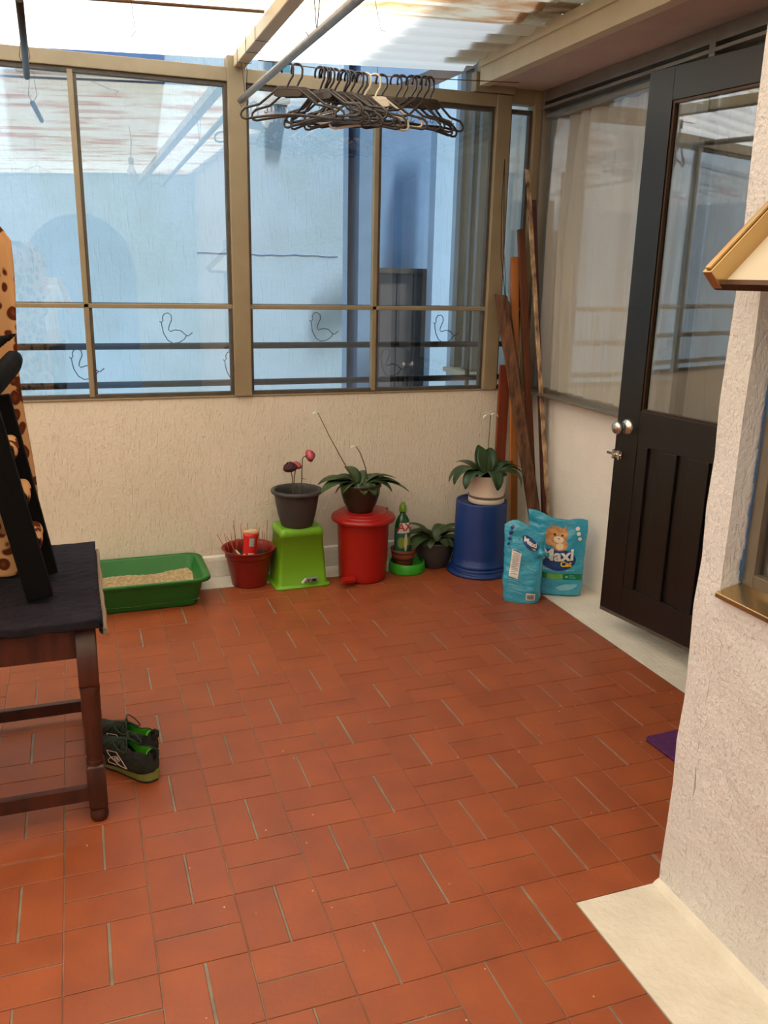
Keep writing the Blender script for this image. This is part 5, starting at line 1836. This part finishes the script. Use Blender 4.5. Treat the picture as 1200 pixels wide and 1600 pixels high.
# ------------------------------------------------------------------ table at the left
TX, TY0, TY1, TZ = 0.0, 2.275, 2.955, 0.615
t = thing('wooden_table', 'dark wooden table with turned legs at the left edge, covered by a navy quilt', 'table', (-0.62, 2.615, 0))
OT = Vector((0.62, -2.615, 0))
bm = nb(); box(bm, -1.24, TX, TY0 - 0.01, TY1 + 0.01, TZ - 0.005, TZ + 0.018); obj('table_top', shift(bm, OT), 'table_wood', t, bevel=0.004)
for nm_, (x0, x1, y0, y1) in (('apron', (-1.18, -0.055, TY0 + 0.012, TY0 + 0.034)), ('apron', (-1.18, -0.055, TY1 - 0.034, TY1 - 0.012)), ('apron', (-0.034, -0.012, TY0 + 0.05, TY1 - 0.05)), ('apron', (-1.22, -1.20, TY0 + 0.05, TY1 - 0.05))):
    bm = nb(); box(bm, x0, x1, y0, y1, 0.520, TZ - 0.005); obj(nm_, shift(bm, OT), 'table_wood', t, bevel=0.002)
for lx in (-0.030, -1.20):
    for ly in (TY0 + 0.030, TY1 - 0.030):
        bm = nb()
        rloft(bm, [(0.050, 0.050, 0.004, 0.43), (0.054, 0.054, 0.004, 0.44), (0.056, 0.056, 0.004, TZ - 0.005)], cap1=True)
        lathe(bm, [(0.022, 0.195), (0.024, 0.20), (0.022, 0.21), (0.0255, 0.22), (0.0245, 0.25), (0.0265, 0.33), (0.026, 0.40), (0.0285, 0.425), (0.025, 0.435)], 20)
        lathe(bm, [(0.0, 0.0), (0.0225, 0.0), (0.0265, 0.012), (0.025, 0.03), (0.0215, 0.036), (0.0225, 0.05)], 20)
        rloft(bm, [(0.044, 0.044, 0.008, 0.040), (0.052, 0.052, 0.004, 0.050), (0.052, 0.052, 0.004, 0.175), (0.044, 0.044, 0.008, 0.185)], cap1=True)
        lathe(bm, [(0.022, 0.180), (0.026, 0.185), (0.022, 0.190), (0.0262, 0.196), (0.022, 0.202)], 20)
        for v in bm.verts: v.co += Vector((lx, ly, 0))
        obj('leg', shift(bm, OT), 'table_wood', t)
bm = nb(); box(bm, -1.18, -0.052, TY0 + 0.020, TY0 + 0.042, 0.065, 0.112); obj('stretcher', shift(bm, OT), 'table_wood', t, bevel=0.003)
bm = nb(); box(bm, -1.18, -0.052, TY1 - 0.042, TY1 - 0.020, 0.030, 0.074); obj('stretcher', shift(bm, OT), 'table_wood', t, bevel=0.003)
bm = nb(); box(bm, -0.042, -0.020, TY0 + 0.05, TY1 - 0.05, 0.080, 0.120); obj('stretcher', shift(bm, OT), 'table_wood', t, bevel=0.003)

# quilt over the table
bm = nb()
QX0, QX1, QY0, QY1 = -1.27, 0.012, TY0 - 0.022, TY1 + 0.02


def quilt(u, v):
    # u across x (0..1), v across y
    s = u * 1.16
    tt = v * 1.16 - 0.08
    x = QX0 + (QX1 - QX0) * min(1, s)
    z = TZ + 0.028
    dx = max(0, s - 1.0)
    y = QY0 + (QY1 - QY0) * max(0, min(1, tt))
    if dx > 0:
        x += 0.004
        z -= dx / 0.16 * 0.036 
    if tt < 0:
        z -= -tt / 0.08 * 0.026; y -= 0.004
    if tt > 1:
        z -= (tt - 1) / 0.08 * 0.026; y += 0.004
    z += 0.006 * noise.noise(Vector((x * 7, y * 7, 0))) + 0.0022 * math.sin(y * 150) * math.sin(x * 60)
    x += 0.004 * noise.noise(Vector((y * 12, 3, z * 10))) if dx > 0 else 0
    return Vector((x, y, z))


grid(bm, quilt, 120, 80)
q = obj('quilt', bm, 'blanket', solid=(0.010, -1))
tag(q, 'thick navy quilted blanket laid over the dark wooden table', 'blanket')
bm = nb()
tube(bm, [(QX1 + 0.009 + 0.004 * noise.noise(Vector((y * 9, 0, 0))), y, TZ - 0.012 + 0.006 * noise.noise(Vector((y * 6, 1, 0)))) for y in [QY0 + 0.004 + k * (QY1 - QY0) / 30 for k in range(31)]], 0.0075, 8, flat=1.4)
obj('binding', bm, 'binding', q)

# black wooden folding chair frame on the quilt, raked posts seen edge on
CZ = TZ + 0.036
t = thing('wooden_chair', 'black painted wooden chair frame standing on the quilt, its posts raked to the left', 'chair', (-0.30, 2.53, CZ))


def cpt(x, y, z):
    return Vector((x + 0.30, y - 2.53, z - CZ))


for (y, w_, xa, xb, za) in ((2.425, 0.070, -0.142, -0.242, 1.235), (2.625, 0.062, -0.128, -0.215, 1.20)):
    bm = nb(); bar(bm, cpt(xa, y, CZ + 0.006), cpt(xb, y, za), w_, 0.036, (0, 1, 0)); obj('post', bm, 'black_wood', t, bevel=0.005)
bm = nb()
tube(bm, [cpt(-0.245, 2.33, 1.235), cpt(-0.225, 2.42, 1.243), cpt(-0.205, 2.52, 1.256), cpt(-0.170, 2.66, 1.290), cpt(-0.160, 2.70, 1.294)], 0.022, 14, radii=[0.024, 0.026, 0.024, 0.023, 0.015], flat=1.5)
obj('top_rail', bm, 'black_wood', t)
for k, z in enumerate((0.80, 0.93, 1.06)):
    f = (z - CZ) / (1.22 - CZ)
    x = -0.135 - 0.093 * f
    bm = nb(); tube(bm, [cpt(x, 2.44, z), cpt(x, 2.62, z)], 0.012, 10); obj('rung', bm, 'black_wood', t)
# rear pair of posts and seat beyond the picture edge
for y in (2.425, 2.625):
    bm = nb(); bar(bm, cpt(-0.62, y, CZ + 0.006), cpt(-0.56, y, 1.05), 0.05, 0.036, (0, 1, 0)); obj('post', bm, 'black_wood', t, bevel=0.005)
bm = nb(); box(bm, -0.60 + 0.30, -0.235 + 0.30, 2.40 - 2.53, 2.65 - 2.53, 1.03 - CZ, 1.05 - CZ); obj('seat', bm, 'black_wood', t, bevel=0.004)

# leopard fleece hanging behind the chair, and strips wound round the rungs
t = thing('leopard_blanket', 'leopard print fleece blanket hanging beside the black chair frame', 'blanket', (-0.45, 2.78, CZ))
bm = nb()


def fleece(u, v):
    z = 0.70 + v * 1.00
    right = -0.152 - 0.012 * v + 0.008 * math.sin(v * 9) - 0.05 * max(0, v - 0.93) / 0.07
    x = -0.75 + u * (right + 0.75)
    y = 2.78 + 0.030 * math.sin(u * 26 + v * 1.5) + 0.02 * math.sin(u * 11 + 1) + 0.03 * v
    return Vector((x + 0.45, y - 2.78, z - CZ))


grid(bm, fleece, 90, 40)
obj('blanket_cloth', bm, 'leopard', t, solid=(0.009, 0))
bm = nb(); tube(bm, [(-0.37, 0.01, 0), (-0.37, 0.03, 1.05)], 0.016, 8); tube(bm, [(-0.37, 0.03, 1.05), (-0.02, 0.03, 1.05), (0.19, 0.03, 1.04)], 0.012, 8)
obj('hanging_bar', bm, 'black_wood', t)
for k, z in enumerate((0.800, 0.930, 1.060)):
    f = (z - CZ) / (1.22 - CZ)
    x = -0.135 - 0.093 * f
    bm = nb()

    def wrap(u, v, z=z, x=x):
        a = u * 2 * PI
        r_ = 0.019 + 0.003 * math.sin(v * 34) + 0.004 * noise.noise(Vector((math.cos(a) * 2, v * 8, z)))
        return Vector((x + 0.008 + r_ * math.cos(a) + 0.45, 2.47 + v * 0.13 - 2.78, z + 0.004 + r_ * 1.25 * math.sin(a) - CZ))
    grid(bm, wrap, 20, 40, wrap=True)
    obj('wrapped_strip', bm, 'leopard', t, solid=(0.003, 0))
bm = nb()


def low(u, v):
    x = -0.62 + u * 0.44
    z = CZ + 0.004 + v * 0.20 * (0.8 + 0.2 * math.sin(u * 5))
    y = 2.66 + 0.02 * math.sin(u * 20) + 0.03 * v
    return Vector((x + 0.45, y - 2.78, z - CZ))


grid(bm, low, 50, 14)
obj('blanket_fold', bm, 'leopard', t, solid=(0.008, 0))

# black cat peering round the fleece
t = thing('black_cat', 'black cat mostly hidden by the leopard blanket, only its ears poking out', 'cat', (-0.33, 2.60, 1.05))
bm = nb()


def ell(c, r, rot=None, n=16, m=12):
    c = Vector(c)

    def fn(u, v):
        a = u * 2 * PI
        b = (v - 0.5) * PI
        p = Vector((r[0] * math.cos(a) * math.cos(b), r[1] * math.sin(a) * math.cos(b), r[2] * math.sin(b)))
        if rot is not None: p = rot @ p
        return c + p
    grid(bm, fn, n, m, wrap=True)


# body lying along x, head tilted over so that both ears point right
ell((-0.14, 0.04, 0.105), (0.17, 0.085, 0.095))
ell((-0.02, 0.02, 0.15), (0.075, 0.06, 0.075))
ell((0.075, -0.01, 0.255), (0.055, 0.05, 0.052))
ell((0.040, 0.0, 0.20), (0.06, 0.05, 0.06))
ell((0.065, -0.055, 0.245), (0.022, 0.022, 0.018))
for (y, z, tx, tz) in ((-0.012, 0.285, 0.185, 0.325), (-0.005, 0.225, 0.170, 0.222)):
    base = Vector((0.098, y, z))
    tip = Vector((tx, y, tz))
    prev_ = []
    for k_ in range(6):
        f = k_ / 5
        r_ = 0.026 * (1 - f) ** 0.8 + 0.0015
        c = base.lerp(tip, f)
        prev_.append([bm.verts.new(c + Vector((0, r_ * 0.35 * math.cos(a), r_ * math.sin(a)))) for a in [q_ * PI / 5 for q_ in range(10)]])
    for a, b in zip(prev_, prev_[1:]):
        for k_ in range(10):
            f_ = bm.faces.new([a[k_], a[(k_ + 1) % 10], b[(k_ + 1) % 10], b[k_]]); f_.smooth = True
    bm.faces.new(prev_[-1])
for x in (0.02, -0.06):
    tube(bm, [(x, -0.03, 0.10), (x + 0.02, -0.06, 0.05), (x + 0.03, -0.075, 0.018)], 0.02, 8, radii=[0.03, 0.024, 0.02])
tube(bm, [(-0.28, 0.04, 0.07), (-0.33, 0.03, 0.04), (-0.33, -0.03, 0.02), (-0.27, -0.06, 0.016)], 0.016, 8, radii=[0.024, 0.018, 0.015, 0.01])
cb_ = obj('cat_body', bm, 'cat', t)
rm = cb_.modifiers.new('join', 'REMESH'); rm.mode = 'VOXEL'; rm.voxel_size = 0.006; rm.use_smooth_shade = True

# thin cable hanging in the corner pane
bm = nb(); tube(bm, [(2.155, 4.225, 2.14), (2.150, 4.222, 1.90), (2.162, 4.22, 1.66), (2.185, 4.205, 1.50), (2.190, 4.200, 1.44)], 0.0022, 6)
tube(bm, [(2.155, 4.225, 2.14), (2.162, 4.222, 1.95), (2.176, 4.22, 1.70), (2.190, 4.205, 1.53), (2.192, 4.200, 1.44)], 0.0016, 6)
tag(obj('cable', bm, 'wire'), 'thin dark cable hanging against the narrow corner pane above the planks', 'cable')

# ------------------------------------------------------------------ the person taking the picture, seen only as a faint reflection


def skin_body(name, joints, edges, m, parent, levels=2):
    """joints: {key: (x, y, z, r)}; grows one continuous limb surface over the edges, root first"""
    keys = list(joints)
    me = bpy.data.meshes.new(name)
    me.from_pydata([joints[k][:3] for k in keys], [(keys.index(a), keys.index(b)) for a, b in edges], [])
    o_ = bpy.data.objects.new(name, me)
    col.objects.link(o_)
    o_.parent = parent
    sk = o_.modifiers.new('skin', 'SKIN')
    me.skin_vertices.new() if not me.skin_vertices else None
    for i, k in enumerate(keys):
        r_ = joints[k][3]
        me.skin_vertices[0].data[i].radius = r_ if isinstance(r_, tuple) else (r_, r_)
        me.skin_vertices[0].data[i].use_root = (i == 0)
    sk.use_smooth_shade = True
    sb = o_.modifiers.new('smooth', 'SUBSURF'); sb.levels = levels; sb.render_levels = levels
    me.materials.append(MT[m])
    return o_


pr = thing('person', 'person in a pale top holding up a phone, faintly reflected in the left panes', 'person', (-0.27, -0.40, 0))
J = {'pelvis': (0, 0, 0.90, (0.15, 0.11)), 'waist': (0, 0, 1.05, (0.125, 0.095)), 'chest': (0, 0.0, 1.25, (0.155, 0.11)), 'neckb': (0, 0, 1.40, (0.07, 0.06)), 'neck': (0, 0.01, 1.46, 0.048), 'skull': (0, 0.025, 1.54, (0.066, 0.075)), 'crown': (0, 0.02, 1.63, (0.068, 0.078)),
     'sl': (-0.16, 0, 1.36, 0.055), 'el': (-0.20, 0.06, 1.12, 0.042), 'wl': (-0.02, 0.235, 1.34, 0.026), 'hl': (0.045, 0.27, 1.40, (0.018, 0.034)),
     'sr': (0.16, 0, 1.36, 0.055), 'er': (0.26, 0.06, 1.13, 0.042), 'wr': (0.215, 0.25, 1.33, 0.026), 'hr': (0.19, 0.275, 1.40, (0.018, 0.034)),
     'hpl': (-0.09, 0, 0.84, 0.09), 'kl': (-0.10, 0.01, 0.48, 0.06), 'al': (-0.10, -0.02, 0.09, 0.040), 'tl': (-0.11, 0.12, 0.035, 0.034),
     'hpr': (0.09, 0, 0.84, 0.09), 'kr': (0.10, 0.01, 0.48, 0.06), 'ar': (0.10, -0.02, 0.09, 0.040), 'tr': (0.11, 0.12, 0.035, 0.034)}
E_ = [('pelvis', 'waist'), ('waist', 'chest'), ('chest', 'neckb'), ('neckb', 'neck'), ('neck', 'skull'), ('skull', 'crown'), ('chest', 'sl'), ('sl', 'el'), ('el', 'wl'), ('wl', 'hl'), ('chest', 'sr'), ('sr', 'er'), ('er', 'wr'), ('wr', 'hr'),
      ('pelvis', 'hpl'), ('hpl', 'kl'), ('kl', 'al'), ('al', 'tl'), ('pelvis', 'hpr'), ('hpr', 'kr'), ('kr', 'ar'), ('ar', 'tr')]
# fingers curled round the phone edges
for side, hx, sgn in (('l', 0.045, 1), ('r', 0.19, -1)):
    for q_, dz in enumerate((0.030, 0.012, -0.006, -0.022)):
        a, b, c = 'f%s%da' % (side, q_), 'f%s%db' % (side, q_), 'f%s%dc' % (side, q_)
        J[a] = (hx + sgn * 0.004, 0.305, 1.425 + dz, 0.0095)
        J[b] = (hx + sgn * 0.018, 0.318, 1.430 + dz, 0.0085)
        J[c] = (hx + sgn * 0.034, 0.316, 1.432 + dz, 0.0075)
        E_ += [('h' + side, a), (a, b), (b, c)]
    J['t%s1' % side] = (hx + sgn * 0.016, 0.272, 1.430, 0.010); J['t%s2' % side] = (hx + sgn * 0.038, 0.276, 1.445, 0.0085)
    E_ += [('h' + side, 't%s1' % side), ('t%s1' % side, 't%s2' % side)]
skin_body('body', J, E_, 'skin', pr)
# face
bm = nb()
tube(bm, [(0, 0.105, 1.575), (0, 0.118, 1.555), (0, 0.108, 1.545)], 0.009, 8, radii=[0.006, 0.011, 0.008])
for s_ in (-1, 1):
    lathe(bm, [(0, -0.018), (0.012, -0.010), (0.014, 0.004), (0.008, 0.016), (0, 0.018)], 10, c=(s_ * 0.072, 0.02, 1.56), sx=0.5, sy_=1)
obj('nose_and_ears', bm, 'skin', pr)
for s_ in (-1, 1):
    bm = nb(); lathe(bm, [(0, -0.006), (0.009, -0.003), (0.009, 0.003), (0, 0.006)], 12, c=(s_ * 0.028, 0.095, 1.578)); obj('eye', bm, 'hair', pr)
bm = nb(); tube(bm, [(-0.022, 0.096, 1.520), (0, 0.103, 1.517), (0.022, 0.096, 1.520)], 0.005, 8); obj('mouth', bm, 'rose_pink', pr)
bm = nb()


def hairf(u, v):
    a = u * 2 * PI
    b = v * PI * 0.62
    d = Vector((math.sin(b) * math.cos(a), math.sin(b) * math.sin(a), math.cos(b)))
    k_ = 1.0 - 0.22 * max(0, math.sin(a)) * (v > 0.55)
    return Vector((0.082 * d.x, 0.015 + 0.094 * d.y * k_, 1.60 + 0.098 * d.z))


grid(bm, hairf, 24, 12, wrap=True)
obj('hair', bm, 'hair', pr, solid=(0.008, 0))
T_ = {'a': (0, 0, 0.86, (0.165, 0.125)), 'b': (0, 0, 1.05, (0.14, 0.11)), 'c': (0, 0, 1.25, (0.17, 0.125)), 'd': (0, 0, 1.385, (0.085, 0.072)), 'sl': (-0.165, 0, 1.36, 0.068), 'el': (-0.195, 0.045, 1.17, 0.060), 'sr': (0.165, 0, 1.36, 0.068), 'er': (0.245, 0.045, 1.17, 0.060)}
skin_body('shirt', T_, [('a', 'b'), ('b', 'c'), ('c', 'd'), ('c', 'sl'), ('sl', 'el'), ('c', 'sr'), ('sr', 'er')], 'shirt', pr)
L_ = {'a': (0, 0, 0.92, (0.158, 0.12)), 'hl': (-0.092, 0, 0.82, 0.102), 'kl': (-0.10, 0.01, 0.48, 0.075), 'al': (-0.10, -0.02, 0.12, 0.058), 'hr': (0.092, 0, 0.82, 0.102), 'kr': (0.10, 0.01, 0.48, 0.075), 'ar': (0.10, -0.02, 0.12, 0.058)}
skin_body('trousers', L_, [('a', 'hl'), ('hl', 'kl'), ('kl', 'al'), ('a', 'hr'), ('hr', 'kr'), ('kr', 'ar')], 'jeans', pr)
bm = nb(); box(bm, -0.105, -0.022 + 0.055, -0.005, 0.004, -0.033, 0.033)
ph = obj('phone', bm, 'white_pot', loc=(-0.118, -0.100, 1.435), bevel=0.003)
tag(ph, 'pale phone held up in both hands, faintly reflected in the left panes', 'phone')
